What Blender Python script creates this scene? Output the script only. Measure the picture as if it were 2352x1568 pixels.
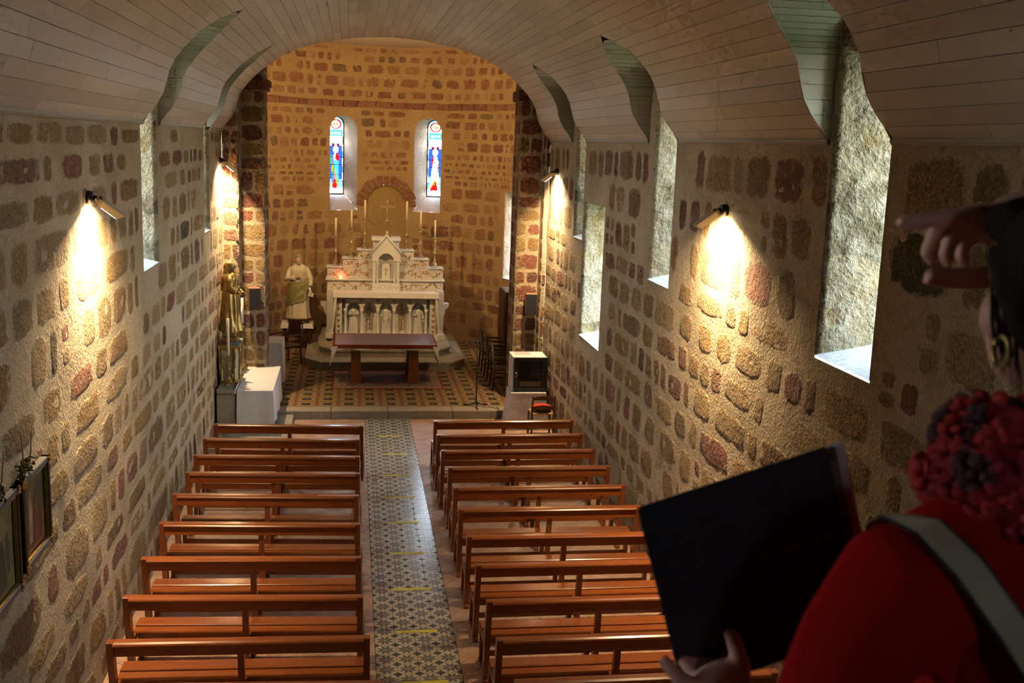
import bpy, bmesh, math, random
from mathutils import Vector, Matrix, noise
from math import pi, sin, cos, radians, sqrt, atan2
for o in list(bpy.data.objects): bpy.data.objects.remove(o)
random.seed(7)
S = bpy.context.scene
COL = S.collection
# ------------------------------------------------------------ camera
CAMZ = 5.2
CR = Matrix(((0.9887, -0.0071, -0.1499), (-0.1460, 0.1833, -0.9721), (0.0344, 0.9830, 0.1802)))
cd = bpy.data.cameras.new('camera'); cam = bpy.data.objects.new('camera', cd); COL.objects.link(cam)
cam.matrix_world = Matrix.Translation((0, 0, CAMZ)) @ CR.to_4x4()
cd.sensor_width = 36.0; cd.lens = 36.0 * 2450 / 2352; cd.clip_start = 0.05; cd.clip_end = 300
cd.dof.use_dof = True; cd.dof.focus_distance = 11.0; cd.dof.aperture_fstop = 6.0
S.camera = cam
def px(P):
    c = CR.transposed() @ (Vector(P) - Vector((0, 0, CAMZ)))
    if c.z > -0.05: return (-9999, -9999, 1)
    return (1176 + 2450 * c.x / -c.z, 784 - 2450 * c.y / -c.z, -c.z)
def in_view(P, m=20):
    x, y, d = px(P); return -m < x < 2352 + m and -m < y < 1568 + m
# ------------------------------------------------------------ sky, exposure, daylight portals
S.view_settings.view_transform = 'Standard'; S.view_settings.look = 'None'
S.view_settings.gamma = 1.0; S.view_settings.use_curve_mapping = False
S.view_settings.exposure = 1.45
W = bpy.data.worlds.new('sky'); S.world = W; W.use_nodes = True
wn = W.node_tree; bg = wn.nodes['Background']
SKY = 13.0
_tc = wn.nodes.new('ShaderNodeTexCoord'); _sp = wn.nodes.new('ShaderNodeSeparateXYZ'); _cr = wn.nodes.new('ShaderNodeValToRGB')
wn.links.new(_tc.outputs['Generated'], _sp.inputs[0]); wn.links.new(_sp.outputs['Z'], _cr.inputs[0])
_cr.color_ramp.elements[0].position = 0.0; _cr.color_ramp.elements[0].color = (0.92, 0.97, 1.0, 1)
_cr.color_ramp.elements[1].position = 0.8; _cr.color_ramp.elements[1].color = (0.62, 0.80, 1.0, 1)
wn.links.new(_cr.outputs[0], bg.inputs[0]); bg.inputs[1].default_value = SKY
S.cycles.max_bounces = 5; S.cycles.diffuse_bounces = 4; S.cycles.glossy_bounces = 2
S.cycles.transmission_bounces = 3; S.cycles.transparent_max_bounces = 8
S.cycles.sample_clamp_indirect = 4.0; S.cycles.caustics_reflective = False; S.cycles.caustics_refractive = False
S.cycles.use_adaptive_sampling = True; S.cycles.adaptive_threshold = 0.07; S.cycles.adaptive_min_samples = 12
def portal(loc, direction, w, h):
    l = bpy.data.lights.new('daylight_portal', 'AREA'); l.shape = 'RECTANGLE'; l.size = w; l.size_y = h
    l.cycles.is_portal = True
    o = bpy.data.objects.new('daylight_portal', l); COL.objects.link(o)
    d = Vector(direction).normalized()
    z = -d; y = Vector((0, 0, 1)); x = y.cross(z).normalized(); y = z.cross(x)
    o.matrix_world = Matrix.Translation(loc) @ Matrix((x, y, z)).transposed().to_4x4()
# ------------------------------------------------------------ helpers
def link(name, me, parent=None, loc=None):
    o = bpy.data.objects.new(name, me); COL.objects.link(o)
    if loc is not None: o.location = loc
    if parent is not None: o.parent = parent
    return o
def tag(o, label=None, cat=None, group=None, kind=None):
    if label: o['label'] = label
    if cat: o['category'] = cat
    if group: o['group'] = group
    if kind: o['kind'] = kind
    return o
def thing(name, label, cat, loc=(0, 0, 0), rz=0, group=None):
    o = bpy.data.objects.new(name, None); COL.objects.link(o)
    o.location = loc; o.rotation_euler = (0, 0, rz); o.empty_display_size = 0.1
    return tag(o, label, cat, group)
class MB:
    def __init__(s): s.v = []; s.f = []; s.m = []; s.sm = []; s.tone = None; s.edge = None
    def add(s, vs, fs, mi=0, smooth=False):
        b = len(s.v); s.v += [tuple(v) for v in vs]
        for f in fs: s.f.append([b + i for i in f]); s.m.append(mi); s.sm.append(smooth)
        return s
    def box(s, c, d, mi=0, R=None, bev=0.0):
        x, y, z = d[0] / 2, d[1] / 2, d[2] / 2
        if bev <= 0:
            vs = [Vector((a * x, b * y, e * z)) for e in (-1, 1) for b in (-1, 1) for a in (-1, 1)]
            fs = [(0, 2, 3, 1), (4, 5, 7, 6), (0, 1, 5, 4), (2, 6, 7, 3), (0, 4, 6, 2), (1, 3, 7, 5)]
        else:
            bm = bmesh.new(); bmesh.ops.create_cube(bm, size=1)
            for v in bm.verts: v.co = Vector((v.co.x * 2 * x, v.co.y * 2 * y, v.co.z * 2 * z))
            bmesh.ops.bevel(bm, geom=list(bm.edges), offset=min(bev, x * .9, y * .9, z * .9), segments=1, affect='EDGES', profile=0.5)
            bm.verts.index_update()
            vs = [v.co.copy() for v in bm.verts]; fs = [[v.index for v in f.verts] for f in bm.faces]; bm.free()
        c = Vector(c)
        s.add([(R @ v if R else v) + c for v in vs], fs, mi); return s
    def bb(s, x0, x1, y0, y1, z0, z1, mi=0, bev=0.0):
        return s.box(((x0 + x1) / 2, (y0 + y1) / 2, (z0 + z1) / 2), (x1 - x0, y1 - y0, z1 - z0), mi, None, bev)
    def tube(s, pts, r, n=8, mi=0, cap=True, smooth=True, flat=1.0):
        pts = [Vector(p) for p in pts]
        if not hasattr(r, '__len__'): r = [r] * len(pts)
        vs = []; ref = None
        for i, p in enumerate(pts):
            t = (pts[min(i + 1, len(pts) - 1)] - pts[max(i - 1, 0)]).normalized()
            if ref is None:
                ref = Vector((0, 0, 1)) if abs(t.z) < .9 else Vector((1, 0, 0))
            a = t.cross(ref).normalized(); b = a.cross(t).normalized(); ref = b
            for k in range(n):
                an = 2 * pi * k / n; vs.append(p + (a * cos(an) + b * sin(an) * flat) * r[i])
        fs = [(i * n + k, i * n + (k + 1) % n, (i + 1) * n + (k + 1) % n, (i + 1) * n + k) for i in range(len(pts) - 1) for k in range(n)]
        s.add(vs, fs, mi, smooth)
        if cap: s.add([], []); b = len(s.v) - len(vs); s.f += [[b + k for k in range(n)][::-1], [b + (len(pts) - 1) * n + k for k in range(n)]]; s.m += [mi, mi]; s.sm += [False, False]
        return s
    def lathe(s, prof, c=(0, 0, 0), n=16, mi=0, smooth=True):
        c = Vector(c); vs = []
        for r, z in prof:
            for k in range(n): vs.append(c + Vector((r * cos(2 * pi * k / n), r * sin(2 * pi * k / n), z)))
        m = len(prof)
        fs = [(i * n + k, i * n + (k + 1) % n, (i + 1) * n + (k + 1) % n, (i + 1) * n + k) for i in range(m - 1) for k in range(n)]
        fs += [list(range(n))[::-1], [(m - 1) * n + k for k in range(n)]]
        s.add(vs, fs, mi, smooth); return s
    def ell(s, c, r, n=12, m=8, mi=0, R=None):
        c = Vector(c); vs = [];
        for i in range(m + 1):
            a = pi * i / m
            for k in range(n):
                v = Vector((r[0] * sin(a) * cos(2 * pi * k / n), r[1] * sin(a) * sin(2 * pi * k / n), r[2] * cos(a)))
                vs.append(c + (R @ v if R else v))
        fs = [(i * n + k, (i + 1) * n + k, (i + 1) * n + (k + 1) % n, i * n + (k + 1) % n) for i in range(m) for k in range(n)]
        s.add(vs, fs, mi, True); return s
    def prism(s, poly, a, b, axis='y', mi=0, smooth=False):
        # poly in the plane perpendicular to axis
        n = len(poly)
        def P(u, v, w):
            return {'x': (w, u, v), 'y': (u, w, v), 'z': (u, v, w)}[axis]
        vs = [P(u, v, a) for u, v in poly] + [P(u, v, b) for u, v in poly]
        s.add(vs, [list(range(n))[::-1], list(range(n, 2 * n))], mi)
        s.add([], [])
        base = len(s.v) - 2 * n
        for i in range(n):
            j = (i + 1) % n; s.f.append([base + i, base + j, base + n + j, base + n + i]); s.m.append(mi); s.sm.append(smooth)
        return s
    def grid(s, fn, nu, nv, mi=0, smooth=True, closed=False):
        vs = [fn(i / nu, j / nv) for j in range(nv + 1) for i in range(nu + 1)]
        fs = [(j * (nu + 1) + i, j * (nu + 1) + i + 1, (j + 1) * (nu + 1) + i + 1, (j + 1) * (nu + 1) + i) for j in range(nv) for i in range(nu)]
        s.add(vs, fs, mi, smooth); return s
    def mesh(s, name, mats):
        me = bpy.data.meshes.new(name); me.from_pydata(s.v, [], s.f); me.update()
        for m in (mats if isinstance(mats, (list, tuple)) else [mats]): me.materials.append(m)
        me.polygons.foreach_set('material_index', s.m); me.polygons.foreach_set('use_smooth', s.sm)
        if s.tone is not None:
            at = me.attributes.new('tone', 'FLOAT', 'FACE')
            at.data.foreach_set('value', s.tone if hasattr(s.tone, '__len__') else [s.tone] * len(s.f))
        if s.edge is not None:
            at = me.attributes.new('edge', 'FLOAT', 'POINT'); at.data.foreach_set('value', s.edge)
        bm = bmesh.new(); bm.from_mesh(me); bmesh.ops.recalc_face_normals(bm, faces=bm.faces); bm.to_mesh(me); bm.free()
        return me
    def obj(s, name, mats, parent=None, loc=None):
        return link(name, s.mesh(name, mats), parent, loc)
def copy_tree(o, parent=None):
    c = o.copy(); COL.objects.link(c)
    if parent is not None: c.parent = parent
    for ch in list(o.children): copy_tree(ch, c)
    return c
# ------------------------------------------------------------ materials
class NT:
    def __init__(s, name):
        s.m = bpy.data.materials.new(name); s.m.use_nodes = True; s.t = s.m.node_tree; s.b = s.t.nodes['Principled BSDF']
    def n(s, typ, **kw):
        nd = s.t.nodes.new('ShaderNode' + typ)
        for k, v in kw.items():
            if k.startswith('_'): nd.inputs[k[1:].replace('_', ' ')].default_value = v
            else: setattr(nd, k, v)
        return nd
    def l(s, a, b): s.t.links.new(a, b)
    def math(s, op, a, b=0.0, c=None):
        nd = s.n('Math', operation=op)
        for i, v in enumerate((a, b) if c is None else (a, b, c)):
            if isinstance(v, (int, float)): nd.inputs[i].default_value = v
            else: s.l(v, nd.inputs[i])
        return nd.outputs[0]
    def mix(s, f, a, b, typ='MIX'):
        nd = s.n('MixRGB', blend_type=typ)
        for i, v in enumerate((f, a, b)):
            if isinstance(v, (int, float)): nd.inputs[i].default_value = v
            elif isinstance(v, tuple): nd.inputs[i].default_value = (*v, 1) if len(v) == 3 else v
            else: s.l(v, nd.inputs[i])
        return nd.outputs[0]
    def ramp(s, f, stops, interp='LINEAR'):
        nd = s.n('ValToRGB'); e = nd.color_ramp; e.interpolation = interp
        while len(e.elements) < len(stops): e.elements.new(0.5)
        for el, (p, c) in zip(e.elements, stops):
            el.position = p; el.color = (*c, 1) if hasattr(c, '__len__') else (c, c, c, 1)
        s.l(f, nd.inputs[0]); return nd.outputs[0]
    def pos(s): return s.n('NewGeometry').outputs['Position']
    def noise(s, vec, scale, detail=4, rough=.55, out='Fac'):
        nd = s.n('TexNoise'); nd.inputs['Scale'].default_value = scale; nd.inputs['Detail'].default_value = detail; nd.inputs['Roughness'].default_value = rough
        s.l(vec, nd.inputs['Vector']); return nd.outputs[out]
    def mapping(s, vec, scale=(1, 1, 1), rot=(0, 0, 0), loc=(0, 0, 0)):
        nd = s.n('Mapping'); nd.inputs['Scale'].default_value = scale; nd.inputs['Rotation'].default_value = rot; nd.inputs['Location'].default_value = loc
        s.l(vec, nd.inputs['Vector']); return nd.outputs[0]
    def bump(s, h, strength=.5, dist=.01):
        nd = s.n('Bump'); nd.inputs['Strength'].default_value = strength; nd.inputs['Distance'].default_value = dist
        s.l(h, nd.inputs['Height']); s.l(nd.outputs[0], s.b.inputs['Normal'])
    def col(s, c):
        if isinstance(c, tuple): s.b.inputs['Base Color'].default_value = (*c, 1)
        else: s.l(c, s.b.inputs['Base Color'])
    def set(s, **kw):
        for k, v in kw.items(): s.b.inputs[k.replace('_', ' ')].default_value = v
        return s
def simple(name, col, rough=.6, metal=0.0, var=.12, scale=12.0, bump=0.0, bs=60.0, **kw):
    t = NT(name); t.set(Roughness=rough, Metallic=metal, **kw)
    tc = t.n('TexCoord').outputs['Object']
    nz = t.noise(tc, scale, 3)
    k = t.ramp(nz, [(.3, tuple(max(0, c * (1 - var)) for c in col)), (.7, tuple(min(1, c * (1 + var)) for c in col))])
    t.col(k)
    if bump > 0: t.bump(t.noise(tc, bs, 3), .6, bump)
    return t.m
STONE_STOPS = [(0.0, (.35, .22, .085)), (.12, (.28, .17, .065)), (.25, (.38, .26, .12)), (.38, (.30, .205, .10)), (.48, (.21, .135, .055)),
               (.56, (.30, .125, .075)), (.68, (.22, .075, .055)), (.78, (.26, .165, .075)), (.88, (.24, .09, .075)), (.96, (.11, .08, .04))]
def masonry(name, stops=None, base=None, bumpd=.022, sc=1.0, smear=(.45, .36, .225)):
    t = NT(name); t.set(Roughness=.95); p = t.pos()
    n1 = t.noise(p, 1.3 * sc, 4); n2 = t.noise(p, 9 * sc, 5, .65); n3 = t.noise(p, 42 * sc, 3, .6)
    if stops:
        a = t.n('Attribute', attribute_name='tone', attribute_type='GEOMETRY').outputs['Fac']
        f = t.math('ADD', a, t.math('MULTIPLY', t.math('SUBTRACT', n2, .5), .10))
        c = t.ramp(f, stops)
        e = t.n('Attribute', attribute_name='edge', attribute_type='GEOMETRY').outputs['Fac']
        c = t.mix(t.ramp(n2, [(.50, 0.0), (.75, .5)]), c, smear)
        em = t.math('ADD', t.math('MULTIPLY', e, 1.25), t.math('MULTIPLY', t.math('SUBTRACT', n2, .5), 3.2))
        c = t.mix(t.ramp(em, [(.5, 0.0), (1.0, 1.0)]), c, smear)
    else:
        c = t.mix(t.ramp(n1, [(.35, 0.0), (.65, 1.0)]), base[0], base[1])
        c = t.mix(t.ramp(n2, [(.56, 0.0), (.74, .7)]), c, base[2])
    c = t.mix(.8 if stops else .45, c, t.ramp(n3, [(.32, .45), (.62, 1.15)]), 'MULTIPLY')
    t.col(c)
    v = t.n('TexVoronoi', feature='F1'); v.inputs['Scale'].default_value = 34 * sc; t.l(p, v.inputs['Vector'])
    h = t.math('ADD', t.math('MULTIPLY', t.noise(p, 16 * sc, 4, .7), 1.5), t.math('ADD', t.math('MULTIPLY', n3, .7), t.math('MULTIPLY', v.outputs['Distance'], .35)))
    t.bump(h, 1.0, bumpd)
    return t.m
M_stone = masonry('rubble_stone', STONE_STOPS, bumpd=.03)
APSE_STOPS = [(0.0, (.34, .20, .085)), (.2, (.28, .14, .07)), (.4, (.37, .23, .105)), (.55, (.26, .11, .065)), (.7, (.31, .165, .08)), (.85, (.22, .095, .06)), (1.0, (.20, .135, .07))]
M_stone_apse = masonry('apse_stone', APSE_STOPS, bumpd=.012, smear=(.42, .29, .15))
M_mortar = masonry('lime_mortar', None, ((.49, .40, .27), (.41, .32, .19), (.30, .20, .095)), bumpd=.013)
M_mortar_apse = masonry('apse_mortar', None, ((.43, .30, .15), (.37, .245, .115), (.31, .19, .085)), bumpd=.008)
def jamb_mat():
    t = NT('embrasure_stonework'); t.set(Roughness=.95); p = t.pos()
    q = t.mapping(p, (1.6, 1.6, 2.6)); w = t.n('VectorMath', operation='ADD'); t.l(q, w.inputs[0])
    nz = t.n('TexNoise'); nz.inputs['Scale'].default_value = 2.5; nz.inputs['Detail'].default_value = 4; t.l(p, nz.inputs['Vector']); t.l(nz.outputs['Color'], w.inputs[1])
    v = t.n('TexVoronoi', feature='F1'); v.inputs['Scale'].default_value = 1.15; t.l(w.outputs[0], v.inputs['Vector'])
    sp = t.n('SeparateXYZ'); t.l(v.outputs['Color'], sp.inputs[0])
    c = t.ramp(sp.outputs[0], [(0, (.42, .34, .20)), (.28, (.34, .25, .11)), (.45, (.46, .40, .27)), (.62, (.24, .11, .08)), (.72, (.40, .31, .17)), (.9, (.22, .18, .10))], 'CONSTANT')
    n2 = t.noise(p, 5, 5, .65); n3 = t.noise(p, 30, 3, .6)
    c = t.mix(t.ramp(n2, [(.42, 0.0), (.6, .9)]), c, (.46, .41, .29))
    c = t.mix(.7, c, t.ramp(n3, [(.3, .55), (.62, 1.1)]), 'MULTIPLY'); t.col(c)
    t.bump(t.math('ADD', t.math('MULTIPLY', n2, 1.6), t.math('MULTIPLY', n3, .45)), .9, .035); return t.m
M_jamb = jamb_mat()
def plank_mat(name, c0, c1, along='Y'):
    t = NT(name); t.set(Roughness=.55); p = t.pos()
    q = t.mapping(p, (9, .8, 9) if along == 'Y' else (1.2, 9, 9))
    a = t.n('Attribute', attribute_name='tone', attribute_type='GEOMETRY').outputs['Fac']
    g = t.noise(q, 2.2, 4)
    f = t.math('ADD', t.math('MULTIPLY', a, .6), t.math('MULTIPLY', g, .4))
    c = t.mix(f, c0, c1)
    k = t.n('TexVoronoi', feature='F1'); k.inputs['Scale'].default_value = 2.3; t.l(p, k.inputs['Vector'])
    c = t.mix(t.ramp(k.outputs['Distance'], [(.03, .5), (.06, 0.0)]), c, (.30, .22, .14))
    t.col(c); t.bump(g, .3, .003); return t.m
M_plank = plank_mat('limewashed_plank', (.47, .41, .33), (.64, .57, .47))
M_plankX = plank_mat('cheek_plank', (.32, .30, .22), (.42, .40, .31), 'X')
M_backing = simple('dark_gap', (.03, .025, .02), .95)
def wood_mat(name, dark, light, rough=.28, axis='X', coat=.35):
    t = NT(name); t.set(Roughness=rough); t.b.inputs['Coat Weight'].default_value = coat; t.b.inputs['Coat Roughness'].default_value = .15
    p = t.pos()
    sc = {'X': (.7, 10, 10), 'Y': (10, .7, 10), 'Z': (10, 10, .7)}[axis]
    g = t.noise(t.mapping(p, sc), 3.2, 5, .6); fine = t.noise(t.mapping(p, tuple(v * 4 for v in sc)), 4, 3)
    c = t.mix(t.ramp(g, [(.3, 0.0), (.7, 1.0)]), dark, light)
    c = t.mix(.35, c, t.ramp(fine, [(.35, .5), (.6, 1.0)]), 'MULTIPLY')
    k = t.n('TexVoronoi', feature='F1'); k.inputs['Scale'].default_value = 3.1; t.l(t.mapping(p, (.8, 1.5, 1.5)), k.inputs['Vector'])
    c = t.mix(t.ramp(k.outputs['Distance'], [(.035, .85), (.075, 0.0)]), c, (.03, .01, .005))
    t.col(c); t.bump(fine, .15, .002); return t.m
M_pew = wood_mat('varnished_pine', (.25, .060, .011), (.39, .108, .020))
M_pewZ = wood_mat('varnished_pine_post', (.21, .052, .010), (.33, .09, .018), axis='Z')
M_darkwood = wood_mat('dark_walnut', (.035, .013, .007), (.075, .028, .014), .4, 'Z', .1)
M_altwood = wood_mat('altar_table_wood', (.16, .045, .012), (.24, .075, .02), .4, 'Z', .1)
M_spkwood = wood_mat('speaker_veneer', (.30, .13, .07), (.42, .2, .11), .5, 'Z', 0)
def terracotta():
    t = NT('terracotta_tile'); t.set(Roughness=.38); p = t.pos()
    r = t.mapping(p, (1, 1, 1), (0, 0, pi / 4))
    cell = t.n('VectorMath', operation='SCALE'); cell.inputs['Scale'].default_value = 5.0; t.l(r, cell.inputs[0])
    fl = t.n('VectorMath', operation='FLOOR'); t.l(cell.outputs[0], fl.inputs[0])
    w = t.n('TexWhiteNoise', noise_dimensions='2D'); t.l(fl.outputs[0], w.inputs['Vector'])
    c = t.ramp(w.outputs['Value'], [(0, (.42, .25, .17)), (.5, (.49, .31, .22)), (1, (.54, .36, .26))])
    n = t.noise(p, 7, 4)
    c = t.mix(t.ramp(n, [(.5, 0.0), (.75, .5)]), c, (.34, .20, .14)); t.col(c)
    t.bump(t.noise(p, 3.5, 2), .25, .01); return t.m
M_terra = terracotta()
AX0, AX1 = 0.28, 1.13; TS = (AX1 - AX0) / 4
def cement_star():
    t = NT('star_pattern_tile'); t.set(Roughness=.2); p = t.pos()
    s = t.n('SeparateXYZ'); t.l(p, s.inputs[0])
    def fr(o, off):
        u = t.math('DIVIDE', t.math('SUBTRACT', o, off), TS)
        return t.math('ABSOLUTE', t.math('SUBTRACT', t.math('FRACT', u), .5))
    a = fr(s.outputs[0], AX0); b = fr(s.outputs[1], 19.85 - 80 * TS)
    mx = t.math('MAXIMUM', a, b); mn = t.math('MINIMUM', a, b)
    ca, sa = cos(radians(22.5)), sin(radians(22.5))
    P = t.math('ADD', t.math('MULTIPLY', mx, ca), t.math('MULTIPLY', mn, sa))
    Q = t.math('ABSOLUTE', t.math('SUBTRACT', t.math('MULTIPLY', mn, ca), t.math('MULTIPLY', mx, sa)))
    R = .50
    lim = t.math('MULTIPLY', t.math('MINIMUM', P, t.math('SUBTRACT', R, P)), .36)
    petal = t.math('GREATER_THAN', lim, t.math('ADD', Q, .006))
    di = t.math('GREATER_THAN', t.math('ADD', a, b), .76)
    dark = t.math('MAXIMUM', petal, di)
    n = t.noise(p, 6, 4)
    lightc = t.mix(n, (.42, .40, .33), (.52, .49, .40)); darkc = t.mix(n, (.045, .055, .065), (.09, .10, .11))
    t.col(t.mix(dark, lightc, darkc)); t.bump(t.noise(p, 5, 2), .15, .004); return t.m
M_star = cement_star()
def choir_tile():
    t = NT('choir_pattern_tile'); t.set(Roughness=.75, Specular_IOR_Level=.06); p = t.pos()
    s = t.n('SeparateXYZ'); t.l(p, s.inputs[0])
    u = t.math('FRACT', t.math('DIVIDE', t.math('SUBTRACT', s.outputs[0], -.165), .41))
    v = t.math('FRACT', t.math('DIVIDE', t.math('SUBTRACT', s.outputs[1], 20.2), .41))
    du = t.math('SUBTRACT', u, .36); dv = t.math('SUBTRACT', v, .5)
    r = t.math('SQRT', t.math('ADD', t.math('MULTIPLY', du, du), t.math('MULTIPLY', dv, dv)))
    n = t.noise(p, 30, 2)
    r = t.math('ADD', r, t.math('MULTIPLY', t.math('SUBTRACT', n, .5), .03))
    c = t.mix(t.noise(p, 5, 3), (.25, .155, .06), (.33, .225, .095))
    dv2 = t.math('ABSOLUTE', t.math('SUBTRACT', t.math('ABSOLUTE', dv), .46))
    bar = t.math('MULTIPLY', t.math('LESS_THAN', dv2, .05), t.math('GREATER_THAN', t.math('ABSOLUTE', du), .07))
    c = t.mix(t.math('MULTIPLY', bar, .75), c, (.13, .09, .06))
    c = t.mix(t.math('LESS_THAN', r, .29), c, (.36, .27, .13))
    c = t.mix(t.math('LESS_THAN', r, .25), c, (.045, .04, .032))
    c = t.mix(t.math('LESS_THAN', r, .06), c, (.2, .16, .08))
    st = t.math('GREATER_THAN', u, .72)
    sq = t.math('MULTIPLY', t.math('GREATER_THAN', t.math('FRACT', t.math('MULTIPLY', v, 3)), .55), t.math('LESS_THAN', t.math('ABSOLUTE', t.math('SUBTRACT', u, .86)), .075))
    cs = t.mix(sq, (.27, .15, .08), (.08, .06, .045))
    cs = t.mix(t.math('GREATER_THAN', t.math('ABSOLUTE', t.math('SUBTRACT', u, .86)), .11), cs, (.34, .16, .09))
    c = t.mix(st, c, cs)
    t.col(c); t.bump(n, .1, .003); return t.m
M_choir = choir_tile()
M_grout = simple('grout', (.20, .15, .11), .9)
M_kerb = masonry('kerb_limestone', None, ((.36, .32, .25), (.30, .26, .20), (.22, .19, .14)), bumpd=.004)
M_sill = masonry('white_sill', None, ((.72, .74, .72), (.66, .69, .67), (.34, .33, .30)), bumpd=.002, sc=.7)
M_white = simple('white_cloth', (.70, .70, .71), .85, var=.04, bump=.002, bs=30)
M_marble = simple('altar_marble', (.60, .60, .58), .35, var=.08, scale=5)
M_marble_w = simple('white_marble', (.70, .71, .70), .3, var=.05, scale=4)
M_gilt = simple('gilt_ornament', (.50, .25, .07), .4, .5)
M_brass = simple('aged_brass', (.42, .34, .18), .42, .6, scale=30)
M_gold = simple('gold_leaf', (.40, .27, .085), .38, .75, var=.3, scale=14)
M_black = simple('black_metal', (.012, .012, .013), .5)
M_blackcloth = simple('black_grille', (.016, .017, .024), .9, bump=.001, bs=400)
M_wax = simple('candle_wax', (.78, .68, .42), .5, var=.04)
M_waxw = simple('white_wax', (.80, .76, .64), .5, var=.03)
M_red = simple('red_altar_cloth', (.22, .042, .009), 1.0, Specular_IOR_Level=.05, var=.15, bump=.001, bs=200)
M_skin = simple('skin', (.58, .29, .21), .5, var=.1)
def emis(name, col, st):
    t = NT(name); t.col(col); t.b.inputs['Emission Color'].default_value = (*col, 1); t.b.inputs['Emission Strength'].default_value = st; return t.m
M_bulb = emis('halogen_tube', (1.0, .86, .62), 40)
def glass_mat():
    t = NT('clear_glass'); tr = t.n('BsdfTransparent'); gl = t.n('BsdfGlossy'); mx = t.n('MixShader')
    tr.inputs[0].default_value = (.93, .96, .97, 1); gl.inputs['Roughness'].default_value = .05; mx.inputs[0].default_value = .06
    t.l(tr.outputs[0], mx.inputs[1]); t.l(gl.outputs[0], mx.inputs[2]); t.l(mx.outputs[0], t.t.nodes['Material Output'].inputs[0]); return t.m
M_glass = glass_mat()
def stained(name, col, trans=.85):
    t = NT(name); tr = t.n('BsdfTransparent'); tl = t.n('BsdfTranslucent'); mx = t.n('MixShader')
    tr.inputs[0].default_value = (*col, 1); tl.inputs[0].default_value = (*col, 1); mx.inputs[0].default_value = 1 - trans
    t.l(tr.outputs[0], mx.inputs[1]); t.l(tl.outputs[0], mx.inputs[2]); t.l(mx.outputs[0], t.t.nodes['Material Output'].inputs[0]); return t.m
# ------------------------------------------------------------ masonry walls
XL, XR = -2.33, 3.72
YE = 20.2
HOLES = {}
def rel(u, v, seed, amp):
    for (a, b, c, d) in HOLES.get(seed, ()):
        q = max(a - u, u - b, c - v, v - d)
        if q < .3: amp = amp * max(0, min(1, q / .3 - .03))
    return amp * (noise.noise(Vector((u * 1.1 + seed * 7, v * 1.3, seed))) * 1.0 + noise.noise(Vector((u * 5 + seed, v * 5, seed + 3))) * .35)
def lines(a, b, step, extra):
    n = max(1, int(round((b - a) / step))); L = [a + (b - a) * i / n for i in range(n + 1)]
    for e in extra:
        if a < e < b:
            k = min(range(len(L)), key=lambda i: abs(L[i] - e))
            if 0 < k < len(L) - 1 and abs(L[k] - e) < step * .6: L[k] = e
            else: L.append(e)
    return sorted(set(L))
def wall_sheet(mb, fn, u0, u1, v0, v1, holes, seed, amp, step=.14):
    HOLES[seed] = holes
    U = lines(u0, u1, step, [h[0] for h in holes] + [h[1] for h in holes]); V = lines(v0, v1, step, [h[2] for h in holes] + [h[3] for h in holes])
    idx = {}; vs = []; fs = []
    def vid(i, j):
        if (i, j) not in idx:
            idx[i, j] = len(vs); vs.append(fn(U[i], V[j], rel(U[i], V[j], seed, amp)))
        return idx[i, j]
    for i in range(len(U) - 1):
        for j in range(len(V) - 1):
            cu, cv = (U[i] + U[i + 1]) / 2, (V[j] + V[j + 1]) / 2
            if any(h[0] < cu < h[1] and h[2] < cv < h[3] for h in holes): continue
            fs.append((vid(i, j), vid(i + 1, j), vid(i + 1, j + 1), vid(i, j + 1)))
    mb.add(vs, fs, 0, True)
def stone_geo(mb, fn, cu, cv, w, h, rng, seed, amp, proud):
    n = 14; pts = []
    ph = [rng.uniform(-1, 1) for _ in range(n)]; sk = rng.uniform(-.08, .08); tp = rng.uniform(-.10, .10)
    ex = rng.choice((4.0, 6.0, 9.0, 12.0))
    for k in range(n):
        a = 2 * pi * (k + .5) / n
        ca, sa = cos(a), sin(a)
        r = (abs(ca) ** ex + abs(sa) ** ex) ** (-1 / ex)
        x = ca * r * w / 2 * (1 + .075 * ph[k]); y = sa * r * h / 2 * (1 + .085 * ph[(k * 5) % n])
        x += sk * y; x *= 1 + tp * (y / h)
        pts.append((x, y))
    vs = []
    if mb.edge is None: mb.edge = []
    mb.edge += [1.0] * n + [.8] * n + [0.0] * n + [0.0]
    for s, pr in ((1.0, -.0015), (.955, proud * .6), (.70, proud)):
        for x, y in pts:
            u, v = cu + x * s, cv + y * s; vs.append(fn(u, v, rel(u, v, seed, amp) + pr))
    vs.append(fn(cu, cv, rel(cu, cv, seed, amp) + proud))
    fs = []
    for r in range(2):
        for k in range(n): fs.append((r * n + k, r * n + (k + 1) % n, (r + 1) * n + (k + 1) % n, (r + 1) * n + k))
    for k in range(n): fs.append((2 * n + k, 2 * n + (k + 1) % n, 3 * n))
    mb.add(vs, fs, 0, True)
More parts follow.
